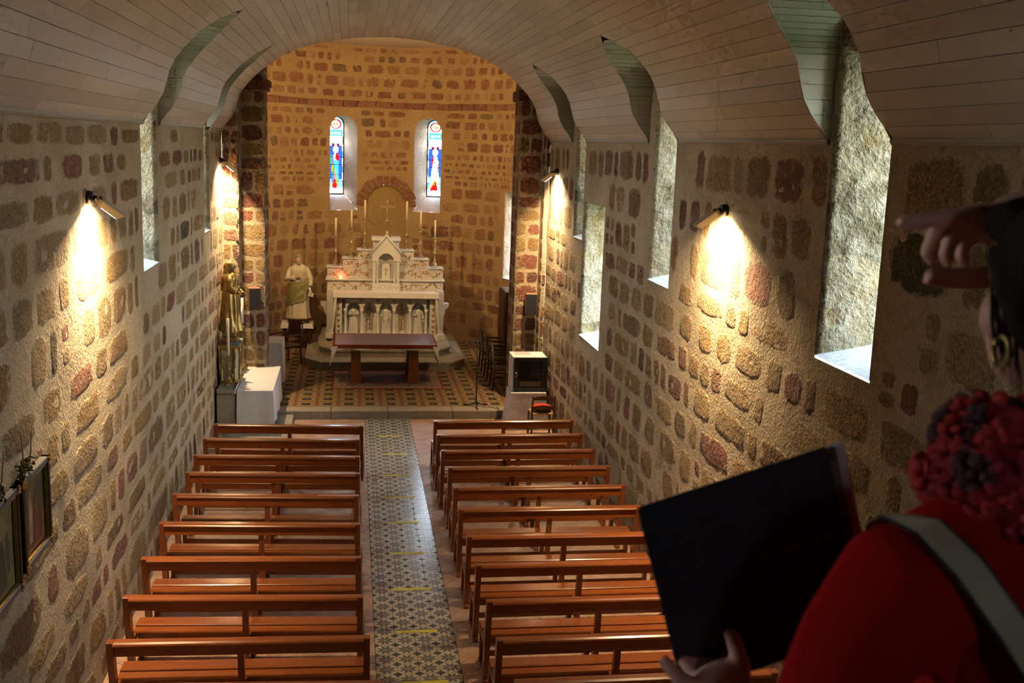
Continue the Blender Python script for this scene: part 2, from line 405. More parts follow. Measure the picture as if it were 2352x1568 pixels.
def lay_stones(fn, u0, u1, v0, v1, holes, rng, hr, wr, gap=.030, skip=.05):
    out = []; v = v0 + rng.uniform(0, .04)
    while v < v1 - .08:
        h = rng.uniform(*hr(v)); h = min(h, v1 - v)
        u = u0 + rng.uniform(-.2, .05)
        while u < u1 - .04:
            lo, hi = wr(v); w = lo + (hi - lo) * rng.random() ** 1.5
            a, b = max(u, u0 + .015), min(u + w, u1 - .015)
            hh = h - gap * rng.uniform(.7, 1.4); ww = b - a - gap * rng.uniform(.6, 1.5)
            if ww > .045 and hh > .045:
                cu, cv = (a + b) / 2, v + h / 2 + rng.uniform(-.012, .012)
                split = (ww < .26 and hh > .24 and rng.random() < .35)
                cand = [(cu, cv, ww, hh)] if not split else [(cu, cv - hh * .26, ww, hh * .43), (cu, cv + hh * .26, ww * rng.uniform(.75, 1), hh * .43)]
                for c in cand:
                    if rng.random() < skip: continue
                    fill = rng.uniform(.88, 1.0) if rng.random() < .75 else rng.uniform(.6, .88)
                    c = (c[0], c[1], c[2] * fill, c[3] * rng.uniform(.85, 1.0))
                    if any(hh_[0] - .02 < c[0] + c[2] / 2 and c[0] - c[2] / 2 < hh_[1] + .02 and hh_[2] - .02 < c[1] + c[3] / 2 and c[1] - c[3] / 2 < hh_[3] + .02 for hh_ in holes): continue
                    out.append(c)
            u += w
        v += h
    return out
def put_stones(parent, fn, stones, rng, seed, amp, mat, tonef, limit=300, name='stone', pr=(.001, .004)):
    sc = []
    for c in stones:
        P = fn(c[0], c[1], 0); x, y, d = px(P)
        vis = (-30 < x < 2380 and -30 < y < 1600)
        A = fn(c[0] - c[2] / 2, c[1], 0); B = fn(c[0] + c[2] / 2, c[1], 0)
        ax, bx = px(A), px(B); size = abs(bx[0] - ax[0]) * c[3] / max(d, .1)
        sc.append((-(size if vis else -1), c))
    sc.sort(key=lambda t: t[0])
    rest = MB(); rest.tone = []
    for k, (s, c) in enumerate(sc):
        tone = min(.999, max(0, tonef(c, rng)))
        if k < limit and s < 0:
            mb = MB(); stone_geo(mb, fn, *c, rng, seed, amp, rng.uniform(*pr)); mb.tone = tone; mb.obj(name, mat, parent)
        else:
            b = len(rest.f); stone_geo(rest, fn, *c, rng, seed, amp, rng.uniform(*pr)); rest.tone += [tone] * (len(rest.f) - b)
    if rest.f: tag(rest.obj(name, mat, parent), kind='stuff')
fnL = lambda u, v, n: Vector((XL + n, u, v))
fnR = lambda u, v, n: Vector((XR - n, u, v))
# openings: (Y0, Y1, z0, z1, outer inset, sill rise)
WL = [(2.3, 3.1, 3.65, 6.3), (12.55, 13.55, 3.65, 6.3), (17.72, 18.42, 3.65, 6.3)]  # first opening is out of view, added to light the woman's sleeve
WR = [(7.08, 8.02, 3.62, 6.3), (12.12, 13.05, 3.60, 6.3), (17.02, 17.75, 3.73, 6.3), (15.5, 16.94, 2.19, 4.36)]
def tone_nave(c, rng):
    r = rng.random()
    t = rng.uniform(0, .5) if r < .76 else rng.uniform(.5, 1.0)
    return t
hr_n = lambda v: (.27, .50); wr_n = lambda v: (.28, .95)
for side, fn, holes, seed in (('left', fnL, WL, 1), ('right', fnR, WR, 2)):
    mb = MB(); wall_sheet(mb, fn, -3.0, YE, -.02, 7.2, holes, seed, .022, .10)
    w = mb.obj('wall_' + side, M_mortar); tag(w, kind='structure')
    rng = random.Random(40 + seed)
    st = lay_stones(fn, 3.0, YE, 0.02, 5.3, holes, rng, hr_n, wr_n if side == 'right' else (lambda v: (.32, 1.25)), .065 if side == 'left' else .055)
    put_stones(w, fn, st, rng, seed, .022, M_stone, tone_nave)
# window embrasures --------------------------------------------------------
def loop(u0, u1, v0, v1, arch, step=.08):
    P = [(u0, v0), (u1, v0)]
    out = []
    def seg(a, b):
        L = sqrt((b[0] - a[0]) ** 2 + (b[1] - a[1]) ** 2); n = max(1, int(L / step))
        for i in range(n): out.append((a[0] + (b[0] - a[0]) * i / n, a[1] + (b[1] - a[1]) * i / n))
    r = (u1 - u0) / 2; vs = v1 - (r if arch else 0)
    return P, r, vs
def embrasure(n, fn, inn, out, depth, arch_in, arch_out, mat, amp=.02, pane='clear', sillmat=None, spandrel=None):
    """inner opening rect (u0,u1,v0,v1) -> outer rect at the given depth; jambs + head as one mesh, sill a part"""
    nj, na, nd = 36, 16, 14
    def outline(R, arch):
        u0, u1, v0, v1 = R; r = (u1 - u0) / 2; s = v1 - (r if arch else 0); L = []
        for i in range(nj + 1): L.append((u1, v0 + (s - v0) * i / nj))
        for i in range(1, na):
            a = pi * i / na
            L.append((u0 + r + r * cos(a), s + r * sin(a)) if arch else (u1 + (u0 - u1) * i / na, v1))
        for i in range(nj + 1): L.append((u0, s + (v0 - s) * i / nj))
        return L
    A, B = outline(inn, arch_in), outline(out, arch_out)
    mb = MB(); N = len(A); vs = []
    mu, mv = (inn[0] + inn[1]) / 2, (inn[2] + inn[3]) / 2
    for k in range(N): vs.append(fn(mu + (A[k][0] - mu) * (1 + .024 / (inn[1] - inn[0])), mv + (A[k][1] - mv) * (1 + .02 / (inn[3] - inn[2])), -.006))
    for d in range(nd + 1):
        t = d / nd
        for k in range(N):
            u = A[k][0] + (B[k][0] - A[k][0]) * t; v = A[k][1] + (B[k][1] - A[k][1]) * t
            cu = (A[0][0] + A[-1][0]) / 2; q = fn(u, v, 0)
            nz = amp * (noise.noise(q * 3.0 + Vector((0, 0, t * 3))) + .7 * noise.noise(q * 9.0 + Vector((t * 8, 0, 0))))
            edge = min(1, t * 6) * min(1, (1 - t) * 6)
            u += nz * edge * (1 if u < cu else -1)
            vs.append(fn(u, v, -depth * t + (rel(u, v, 1, 0) if d else 0.004)))
    fs = [(d * N + k, d * N + k + 1, (d + 1) * N + k + 1, (d + 1) * N + k) for d in range(nd + 1) for k in range(N - 1)]
    mb.add(vs, fs, 0, True)
    if spandrel is not None:
        u0, u1, v0, v1 = inn; r = (u1 - u0) / 2; s = v1 - r
        for sgn, ue in ((1, u1), (-1, u0)):
            arc = [(u0 + r + sgn * r * cos(pi / 2 * i / 8), s + r * sin(pi / 2 * i / 8)) for i in range(9)]
            vs2 = [fn(ue + sgn * .015, v1 + .015, .002), fn(ue + sgn * .015, s, .002)] + [fn(a, b, .002) for a, b in arc] + [fn(u0 + r, v1 + .015, .002)]
            mb.add(vs2, [(0, i + 1, i + 2) for i in range(len(vs2) - 2)], 1)
    o = mb.obj('window_%d' % n, [mat, spandrel or mat]); tag(o, kind='structure')
    sl = MB(); W_ = lambda i, t: fn(inn[0] + (out[0] - inn[0]) * t + ((inn[1] - inn[0]) + ((out[1] - out[0]) - (inn[1] - inn[0])) * t) * i,
                                    inn[2] + (out[2] - inn[2]) * t + .004 * noise.noise(Vector((i * 5, t * 5, n))), -depth * t + .006)
    sl.grid(W_, 6, 6); sl.obj('sill', sillmat or M_sill, o)
    # frame and pane at the outer face
    fr = MB(); L = outline(out, arch_out) ; L = L + [L[0]]
    step = 3; Ls = L[::step] + [L[-1]]
    fr.tube([fn(u, v, -depth + .01) for u, v in L[:-1:2]] + [fn(L[-2][0], L[-2][1], -depth + .01)], .022, 5)
    fr.tube([fn(out[0], out[2], -depth + .01), fn(out[1], out[2], -depth + .01)], .022, 5)
    fr.obj('window_frame', M_black, o)
    if pane == 'clear':
        g = MB(); g.add([fn(u, v, -depth + .005) for u, v in outline(out, arch_out)], [list(range(len(A)))]); g.obj('pane', M_glass, o)
        nb = 4
        for i in range(1, nb):
            v = out[2] + (out[3] - out[2]) * i / nb
            b = MB(); b.tube([fn(out[0], v, -depth + .012), fn(out[1], v, -depth + .012)], .008, 5); b.obj('glazing_bar', M_black, o)
    c = fn((out[0] + out[1]) / 2, (out[2] + out[3]) / 2, -depth - .03); dirv = fn((out[0] + out[1]) / 2, 4, 0) - fn((out[0] + out[1]) / 2, 4, -1)
    portal(c, dirv, (out[1] - out[0]) * 1.15, (out[3] - out[2]) * 1.05)
    return o
wi = 1
for fn, holes in ((fnL, WL), (fnR, WR)):
    for (a, b, c, d) in holes:
        low = d < 5
        embrasure(wi, fn, (a, b, c, d), (a + .22, b - .22, c + (.22 if not low else .2), d - (.35 if not low else .1)), .85, False, not low, M_jamb); wi += 1
# ------------------------------------------------------------ choir and apse
AXC, AYC, AR = .80, 25.0, 3.2
SL = 3.7                       # straight part of the choir walls
YB = AYC - SL
def fnA(u, v, n):
    if u < SL: return Vector((AXC - AR + n, YB + u, v))
    u -= SL; L = pi * AR
    if u < L:
        a = pi - u / AR; return Vector((AXC + (AR - n) * cos(a), AYC + (AR - n) * sin(a), v))
    u -= L; return Vector((AXC + AR - n, AYC - u, v))
def ua(x):                      # arc length whose X on the semicircle is x
    return SL + AR * (pi - math.acos((x - AXC) / AR))
CH = .16
u_l, u_r = ua(-.20), ua(1.94)
un = ua(.90)
side_u = SL + pi * AR - AR * math.asin(.33)
AH = [(u_l - .37, u_l + .37, 3.42, 5.82), (u_r - .37, u_r + .37, 3.42, 5.82), (side_u - .22, side_u + .22, 1.95, 4.1), (un - .54, un + .54, 1.0, 4.08), (1.9, 2.75, .17, 4.35)]
UT = 2 * SL + pi * AR
mb = MB(); wall_sheet(mb, fnA, 0, UT, CH - .1, 7.6, AH, 5, .018, .13)
apse = mb.obj('wall_apse', M_mortar_apse); tag(apse, kind='structure')
rng = random.Random(77)
band = (6.02, 6.20)
def hr_a(v): return (.13, .22) if v < 4.8 and v > 3.8 else ((.24, .40) if v > 4.8 else (.27, .44))
def wr_a(v): return (.14, .40) if v < 4.8 and v > 3.8 else ((.22, .60) if v > 4.8 else (.26, .78))
st = lay_stones(fnA, 1.2, UT - .3, CH + .02, band[0] - .02, AH, rng, hr_a, wr_a, .05)
st += lay_stones(fnA, 1.2, UT - .3, band[1] + .02, 7.55, [], rng, hr_a, wr_a, .06)
# voussoirs over the niche and windows are laid afterwards; drop rubble that would run under them
st = [c for c in st if not (abs(c[0] - un) < .78 and 3.4 < c[1] < 4.42)]
st = [c for c in st if not any(abs(c[0] - q) < .42 and 5.5 < c[1] < 6.0 for q in (u_l, u_r))]
def tone_apse(c, rng): return rng.random()
put_stones(apse, fnA, st, rng, 5, .018, M_stone_apse, tone_apse, pr=(.001, .007))
u = 2.2
while u < UT - .3:              # string course
    w = rng.uniform(.22, .5)
    mb = MB(); a, b = u + .012, u + w - .012; q = (band[0] + rng.uniform(0, .02), band[1] - rng.uniform(0, .02))
    nseg = 3; vs = []
    for (n_, z_) in ((-.01, q[0]), (.035, q[0]), (.05, q[1] - .03), (.04, q[1]), (-.01, q[1])):
        for i in range(nseg + 1): vs.append(fnA(a + (b - a) * i / nseg, z_, n_))
    k = nseg + 1
    mb.add(vs, [(r * k + i, r * k + i + 1, (r + 1) * k + i + 1, (r + 1) * k + i) for r in range(4) for i in range(nseg)] + [[r * k for r in range(5)], [r * k + nseg for r in range(5)]])
    mb.tone = rng.choice((.55, .6, .84, .87, .5)); mb.obj('band_stone', M_stone_apse, apse); u += w
for k in range(13):             # arch stones over the blind niche
    a0 = pi * (k + .06) / 13; a1 = pi * (k + .94) / 13; mb = MB(); vs = []
    for n_ in (-.02, .018):
        for (r, a) in ((.55, a0), (.78 + .03 * (k % 2), a0), (.78 + .03 * (k % 2), a1), (.55, a1)):
            vs.append(fnA(un + r * cos(a), 3.54 + r * sin(a), n_))
    mb.add(vs, [(4, 5, 6, 7), (0, 1, 5, 4), (1, 2, 6, 5), (2, 3, 7, 6), (3, 0, 4, 7)]); mb.tone = rng.uniform(.5, .62); mb.obj('arch_stone', M_stone_apse, apse)
# blind niche (plastered back)
def arched_recess(name, u0, u1, v0, v1, d, mat, matr):
    mb = MB(); r = (u1 - u0) / 2; s = v1 - r
    L = [(u1, v0), (u1, s)] + [(u0 + r + r * cos(pi * i / 16), s + r * sin(pi * i / 16)) for i in range(1, 16)] + [(u0, s), (u0, v0)]
    n = len(L); vs = [fnA(a, b, .004) for a, b in L] + [fnA(a, b, -d) for a, b in L]
    mb.add(vs, [(i, (i + 1) % n, n + (i + 1) % n, n + i) for i in range(n)], 0); mb.add([fnA(a, b, -d) for a, b in L], [list(range(n))], 1)
    for sgn, ue in ((1, u1), (-1, u0)):
        arc = [(u0 + r + sgn * r * cos(pi / 2 * i / 8), s + r * sin(pi / 2 * i / 8)) for i in range(9)]
        mb.add([fnA(ue, v1, .002)] + [fnA(a, b, .002) for a, b in arc], [(0, i + 1, i + 2) for i in range(8)], 0)
    o = mb.obj(name, [mat, matr]); tag(o, kind='structure'); return o
M_nicheplaster = masonry('niche_plaster', None, ((.38, .26, .11), (.34, .22, .09), (.30, .19, .08)), bumpd=.003)
arched_recess('blind_niche', un - .54, un + .54, 1.0, 4.08, .10, M_mortar_apse, M_nicheplaster)
arched_recess('side_niche', 1.9, 2.75, .17, 4.35, .35, M_mortar_apse, M_mortar_apse)
M_jamb_a = masonry('apse_embrasure', None, ((.50, .42, .34), (.42, .33, .25), (.33, .24, .18)), bumpd=.014)
M_sill_a = masonry('apse_sill', None, ((.60, .52, .46), (.52, .45, .40), (.44, .37, .32)), bumpd=.003)
embrasure(wi, fnA, AH[2], (side_u - .14, side_u + .14, 2.1, 3.95), .5, False, False, M_jamb_a, sillmat=M_sill); wi += 1
apse_windows = []
for q in (u_l, u_r):
    # outer width is set in arc length at the wall radius; the opening narrows to .43 m of glass
    o = embrasure(wi, fnA, (q - .37, q + .37, 3.42, 5.82), (q - .175, q + .175, 3.80, 5.80), .70, True, True, M_jamb_a, .006, pane='stained', sillmat=M_sill_a, spandrel=M_mortar_apse); wi += 1
    apse_windows.append((o, q))
# stained glass, pieces of coloured glass in lead
GC = {k: stained('glass_' + k, c) for k, c in dict(white=(.9, .95, 1.0), cyan=(.004, .045, .06), blue=(.002, .007, .045), sky=(.02, .055, .10), red=(.050, .0006, .0008), crimson=(.018, .0006, .003), gold=(.055, .020, .0006), green=(.002, .022, .012), violet=(.012, .010, .05), pale=(.05, .055, .04)).items()}
M_lead = simple('lead_came', (.02, .02, .025), .6)
def stained_window(o, q, variant):
    d = .69
    Wd = .175; z0, z1 = 3.80, 5.80; sp = z1 - Wd
    def P(x, z, k=0): return fnA(q + x, z, -d + .002 + k * .002)
    def piece(poly, col, k):
        mb = MB(); mb.add([P(x, z, k) for x, z in poly] + [P(x, z, k - .8) for x, z in poly],
                          [list(range(len(poly)))] ); mb.obj('glass_piece', GC[col], o)
    def circ(cx, cz, r, n=16, a0=0, a1=2 * pi, ry=None): return [(cx + r * cos(a0 + (a1 - a0) * i / n), cz + (ry or r) * sin(a0 + (a1 - a0) * i / n)) for i in range(n + (0 if abs(a1 - a0 - 2 * pi) < 1e-6 else 1))]
    # every layer-0 field is cut so that no two panes lie over each other for most of the light
    def ringp(r0, r1, a0, a1, cx, cz, n=8): return [(cx + r1 * cos(a0 + (a1 - a0) * i / n), cz + r1 * sin(a0 + (a1 - a0) * i / n)) for i in range(n + 1)] + [(cx + r0 * cos(a1 + (a0 - a1) * i / n), cz + r0 * sin(a1 + (a0 - a1) * i / n)) for i in range(n + 1)]
    cz = 5.60; bw = .032
    # medallion head: outer sky border arch, white, red ring in four, white ring, gold disc, star
    arch = [(Wd * cos(pi * i / 16), sp + Wd * sin(pi * i / 16)) for i in range(17)]
    zb = 5.46
    # border of the head between arch and the red ring
    for s0, s1 in ((0, .5), (.5, 1.0)):
        A = [(Wd * cos(pi * (s0 + (s1 - s0) * i / 8)), sp + Wd * sin(pi * (s0 + (s1 - s0) * i / 8))) for i in range(9)]
        B = [(.125 * cos(pi * (s1 + (s0 - s1) * i / 8)), cz + .125 * sin(pi * (s1 + (s0 - s1) * i / 8))) for i in range(9)]
        piece(A + B, 'sky', 0)
    for sg in (1, -1):
        B = [(sg * .125 * cos(a), cz - .125 * sin(a)) for a in [pi / 2 * i / 6 for i in range(7)]]
        piece([(sg * Wd, sp), (sg * .125, cz)] + B[1:] + [(0, zb), (sg * Wd, zb)], 'white', 0)
    for k in range(4): piece(ringp(.092, .125, pi / 2 * k + .1, pi / 2 * (k + 1) - .1, 0, cz, 6), 'red', 0)
    for k in range(4): piece(ringp(.092, .125, pi / 2 * k - .1, pi / 2 * k + .1, 0, cz, 2), 'gold', 0)
    piece(ringp(.062, .092, 0, pi, 0, cz, 10), 'white', 0); piece(ringp(.062, .092, pi, 2 * pi, 0, cz, 10), 'white', 0)
    star = [(.05 * (1 if i % 2 == 0 else .42) * cos(pi / 2 + pi * i / 5), cz + .05 * (1 if i % 2 == 0 else .42) * sin(pi / 2 + pi * i / 5)) for i in range(10)]
    for i in range(0, 10, 1):
        a, b = pi / 2 + pi * i / 5, pi / 2 + pi * (i + 1) / 5
        piece([star[i], (.062 * cos(a), cz + .062 * sin(a)), (.062 * cos(b), cz + .062 * sin(b)), star[(i + 1) % 10]], 'gold', 0)
    piece(star, 'pale', 0)
    # side borders
    n = 9
    for i in range(n):
        a = z0 + (zb - z0) * i / n; b = z0 + (zb - z0) * (i + 1) / n
        for sg in (1, -1): piece([(sg * Wd, a), (sg * (Wd - bw), a), (sg * (Wd - bw), b), (sg * Wd, b)], 'sky' if i % 2 else 'white', 0)
    w = Wd - bw
    # blue field with pearls, canopy (white)
    def rect(x0, x1, a, b, c): piece([(x0, a), (x1, a), (x1, b), (x0, b)], c, 0)
    rect(-w, w, 5.40, 5.46, 'cyan'); rect(-w, w, 5.30, 5.34, 'cyan')
    xs = [-w, -.105, -.055, -.025, .025, .055, .105, w]
    for i in range(7): rect(xs[i], xs[i + 1], 5.34, 5.40, 'white' if i % 2 else 'cyan')
    rect(-w, w, 5.14, 5.30, 'white'); rect(-w, -.09, 5.04, 5.14, 'white'); rect(.09, w, 5.04, 5.14, 'white')
    rect(-.09, .09, 5.11, 5.14, 'white')
    piece([(-.09, 5.04), (-.015, 5.04), (-.03, 5.11), (-.09, 5.11)], 'crimson', 0); piece([(.09, 5.04), (.015, 5.04), (.03, 5.11), (.09, 5.11)], 'crimson', 0)
    piece([(-.015, 5.04), (.015, 5.04), (.03, 5.11), (-.03, 5.11)], 'white', 0)
    # figure column: background blue at both sides, figure pieces between
    halo = [((5.04, 4.995), ('blue', 'white', 'blue'), (-.022, .022), (-.055, .055)), ((4.995, 4.95), ('blue', 'white', 'pale', 'white', 'blue'), (-.055, -.012, .012, .055), (-.062, -.022, .022, .062)),
            ((4.95, 4.905), ('blue', 'white', 'pale', 'white', 'blue'), (-.062, -.022, .022, .062), (-.050, -.016, .016, .050)), ((4.905, 4.87), ('blue', 'white', 'blue'), (-.050, .050), (-.028, .028))]
    if variant == 0:
        fig = [((4.87, 4.80), ('blue', 'violet', 'white', 'red', 'blue'), (-.028, -.012, .006, .028), (-.070, -.034, -.002, .078)),
               ((4.80, 4.73), ('green', 'violet', 'white', 'red', 'blue'), (-.070, -.034, -.002, .078), (-.084, -.044, -.012, .086)),
               ((4.73, 4.66), ('green', 'violet', 'sky', 'red', 'blue'), (-.084, -.044, -.012, .086), (-.088, -.040, .030, .070)),
               ((4.66, 4.56), ('green', 'violet', 'cyan', 'blue'), (-.088, -.040, .072), (-.080, -.036, .068)),
               ((4.56, 4.47), ('blue', 'gold', 'green', 'cyan', 'blue'), (-.080, -.046, -.020, .068), (-.098, -.060, -.022, .066)),
               ((4.47, 4.38), ('blue', 'gold', 'green', 'gold', 'cyan', 'blue'), (-.098, -.060, -.022, -.010, .066), (-.086, -.066, -.030, .004, .068)),
               ((4.38, 4.28), ('blue', 'green', 'violet', 'gold', 'cyan', 'blue'), (-.086, -.050, -.022, .008, .068), (-.080, -.058, -.024, .018, .070)),
               ((4.28, 4.18), ('blue', 'green', 'violet', 'gold', 'cyan', 'blue'), (-.080, -.058, -.024, .018, .070), (-.078, -.060, -.014, .030, .072)),
               ((4.18, 4.08), ('sky', 'violet', 'red', 'gold', 'cyan', 'sky'), (-.078, -.030, .000, .034, .072), (-.082, -.052, .006, .046, .074)),
               ((4.08, 4.00), ('sky', 'gold', 'red', 'gold', 'cyan', 'sky'), (-.082, -.056, .020, .050, .074), (-.088, -.070, .034, .058, .078)),
               ((4.00, 3.95), ('sky', 'red', 'pale', 'sky'), (-.070, .030, .070), (-.060, .020, .060))]
    else:
        fig = [((4.87, 4.80), ('blue', 'red', 'white', 'pale', 'blue'), (-.028, -.014, .010, .028), (-.066, -.030, .030, .062)),
               ((4.80, 4.73), ('blue', 'red', 'white', 'pale', 'blue'), (-.066, -.030, .030, .062), (-.086, -.024, .034, .072)),
               ((4.73, 4.66), ('blue', 'red', 'white', 'red', 'white', 'blue'), (-.086, -.040, -.016, .012, .074), (-.084, -.050, -.020, .002, .076)),
               ((4.66, 4.56), ('blue', 'red', 'white', 'gold', 'blue'), (-.084, -.044, .060, .078), (-.066, -.052, .052, .078)),
               ((4.56, 4.44), ('blue', 'white', 'gold', 'blue'), (-.066, .052, .078), (-.074, .044, .080)),
               ((4.44, 4.32), ('blue', 'white', 'gold', 'white', 'blue'), (-.074, .030, .050, .080), (-.080, .016, .040, .084)),
               ((4.32, 4.20), ('sky', 'white', 'gold', 'white', 'sky'), (-.080, .016, .040, .084), (-.088, -.004, .026, .086)),
               ((4.20, 4.10), ('sky', 'white', 'gold', 'red', 'pale', 'sky'), (-.088, -.030, .016, .030, .086), (-.094, -.060, .002, .044, .090)),
               ((4.10, 4.01), ('sky', 'gold', 'red', 'pale', 'sky'), (-.094, -.040, .050, .092), (-.100, -.074, .064, .096)),
               ((4.01, 3.95), ('sky', 'red', 'pale', 'sky'), (-.104, .066, .100), (-.100, .060, .096))]
    for (zt, zb_), cc, xt, xb in halo + fig:
        T_ = (-w,) + tuple(xt) + (w,); B_ = (-w,) + tuple(xb) + (w,)
        for i, cn in enumerate(cc): piece([(B_[i], zb_), (B_[i + 1], zb_), (T_[i + 1], zt), (T_[i], zt)], cn, 0)
    rect(-w, w, 3.80, 3.95, 'white')
    # saddle bars and leads
    for z in (3.94, 4.14, 4.30, 4.56, 4.76, 5.04, 5.30, 5.60):
        b = MB(); b.tube([P(-Wd, z, 6), P(Wd, z, 6)], .006 if z not in (4.56, 5.04) else .009, 5); b.obj('saddle_bar', M_lead, o)
    for sg in (1, -1):
        b = MB(); b.tube([P(sg * (Wd - bw), z0, 4), P(sg * (Wd - bw), zb, 4)], .004, 4); b.obj('lead_came', M_lead, o)
    b = MB(); b.tube([P(.125 * cos(2 * pi * i / 24), cz + .125 * sin(2 * pi * i / 24), 4) for i in range(25)], .004, 4); b.obj('lead_came', M_lead, o)
for k, (o, q) in enumerate(apse_windows): stained_window(o, q, k)
# arch piers at the end of the nave -----------------------------------------
def pier_face(name, x0, x1, y, ydeep, side, seed, top=7.6):
    """front face at Y=y between x0 and x1 and the reveal (at the inner edge) running back to ydeep"""
    xin = x1 if side == 'L' else x0; sg = 1 if side == 'L' else -1
    W_ = x1 - x0; D = ydeep - y
    def f(u, v, n):
        # u: 0..W_ across the front (outer to inner), then round the corner back along the reveal
        if u <= W_: return Vector(((x0 + u) if side == 'L' else (x1 - u), y - n, v))
        return Vector((xin + sg * n, y + (u - W_), v))
    mb = MB(); wall_sheet(mb, f, 0, W_ + D, 0, top, [], seed, .012, .12)
    o = mb.obj(name, M_mortar); tag(o, kind='structure')
    rng = random.Random(seed); st = []
    v = .05
    while v < top - .2:
        h = rng.uniform(.24, .40); segs = [(0.01, W_ - .005), (W_ + .01, W_ + min(D, .30))] if rng.random() < .55 else [(0.01, W_ * .55), (W_ * .58, W_ - .005), (W_ + .01, W_ + min(D, .2))]
        for a, b in segs:
            if b - a > .05: st.append(((a + b) / 2, v + h / 2, (b - a) * .97 - .015, h - .04))
        if D > .5: st.append((W_ + .3 + (D - .3) / 2, v + h / 2, D - .34, h - .04))
        v += h
    put_stones(o, f, st, rng, seed, .012, M_stone, lambda c, r: r.choice((.58, .62, .70, .1, .2, .3, .85, .92)), 120)
    return o
pier_face('pier', XL - .02, -2.04, YE, 20.62, 'L', 11)
pier_face('pier.001', -2.06, -1.60, 20.60, 21.35, 'L', 12)
pier_face('pier.002', 3.64, XR + .02, YE, 20.62, 'R', 13)
pier_face('pier.003', 3.19, 3.66, 20.60, 21.35, 'R', 14)
# pier back faces and capitals
mb = MB(); mb.bb(AXC - AR - .1, -1.62, 21.30, 21.36, 0, 7.6); mb.bb(3.21, AXC + AR + .1, 21.30, 21.36, 0, 7.6)
tag(mb.obj('wall_choir_front', M_mortar), kind='structure')
for x0, x1 in ((-2.06, -1.55), (3.14, 3.66)):
    mb = MB(); mb.bb(x0, x1, 20.55, 21.36, 6.05, 6.13); mb.bb(x0, x1 + (.03 if x0 < 0 else 0), 20.52, 21.36, 6.13, 6.24); mb.tone = .62
    tag(mb.obj('pier_capital', M_stone), kind='structure')
# roof of the choir, back wall of the nave
mb = MB(); mb.bb(-3, 4.6, 20.25, 29.2, 7.56, 7.7); tag(mb.obj('ceiling_choir', M_plank), kind='structure')
mb = MB(); mb.bb(-3.4, 4.8, 20.2, 20.3, 7.12, 7.6); tag(mb.obj('trim_arch_head', M_mortar), kind='structure')
mb = MB(); mb.bb(-3.4, 4.8, -3.9, 20.3, 7.13, 7.25); tag(mb.obj('roof', M_backing), kind='structure')  # unseen slab over the vault, added to block sky light at board gaps
def fnB(u, v, n): return Vector((u, -3.0 + n, v))
BH = [(.3, 1.1, 5.6, 6.4)]  # window behind the camera, added as soft light on the woman's back
mb = MB(); wall_sheet(mb, fnB, XL - .1, XR + .1, -.02, 7.6, BH, 9, .02, .25)
wb = mb.obj('wall_back', M_mortar); tag(wb, kind='structure')
rng = random.Random(5); put_stones(wb, fnB, lay_stones(fnB, XL, XR, .02, 6.9, BH, rng, hr_n, wr_n), rng, 9, .02, M_stone, tone_nave, 0)
embrasure(wi, fnB, BH[0], (.48, .92, 5.75, 6.3), .8, True, True, M_jamb, spandrel=M_mortar); wi += 1
# ------------------------------------------------------------ vault of painted boards
VC = .695
PROF = [(3.025, 5.31), (2.82, 5.56), (2.75, 5.70), (2.73, 5.85), (2.66, 6.0), (2.53, 6.17), (2.36, 6.34), (2.14, 6.52), (1.9, 6.67), (1.6, 6.81), (1.2, 6.93), (.6, 7.03), (0, 7.065)]
def prof_z(d):
    for (a, za), (b, zb) in zip(PROF, PROF[1:]):
        if b <= d <= a: return za + (zb - za) * (a - d) / (a - b)
    return PROF[-1][1]
def prof_d(z):
    for (a, za), (b, zb) in zip(PROF, PROF[1:]):
        if za <= z <= zb: return a + (b - a) * (z - za) / (zb - za)
    return 0
def resample(step):
    pts = [Vector((VC - d, z)) for d, z in PROF] + [Vector((VC + d, z)) for d, z in PROF[-2::-1]]
    L = [0]
    for a, b in zip(pts, pts[1:]): L.append(L[-1] + (b - a).length)
    n = int(round(L[-1] / step)); out = []
    for i in range(n + 1):
        s = L[-1] * i / n; k = max(j for j in range(len(L)) if L[j] <= s + 1e-9); k = min(k, len(L) - 2)
        out.append(pts[k] + (pts[k + 1] - pts[k]) * ((s - L[k]) / (L[k + 1] - L[k])))
    return out
SLOTS = {'L': [(2.2, 3.2), (12.66, 13.72), (17.56, 18.4)], 'R': [(7.06, 8.08), (12.05, 13.28), (16.95, 18.08)]}
APX = {'L': 6.60, 'R': 6.45}
def slot_iv(side, k, z):
    a, b = SLOTS[side][k]; ap = APX[side]; sp = ap - .36; m = a + (b - a) * .45
    if z <= sp: return a, b
    t = min(1, (z - sp) / (ap - sp)); w = sqrt(max(0, 1 - t * t))
    return m - (m - a) * w, m + (b - m) * w
PV = resample(.137)
ceil_bm = MB(); off = .02
rows_ = []
rng = random.Random(3)
cands = []
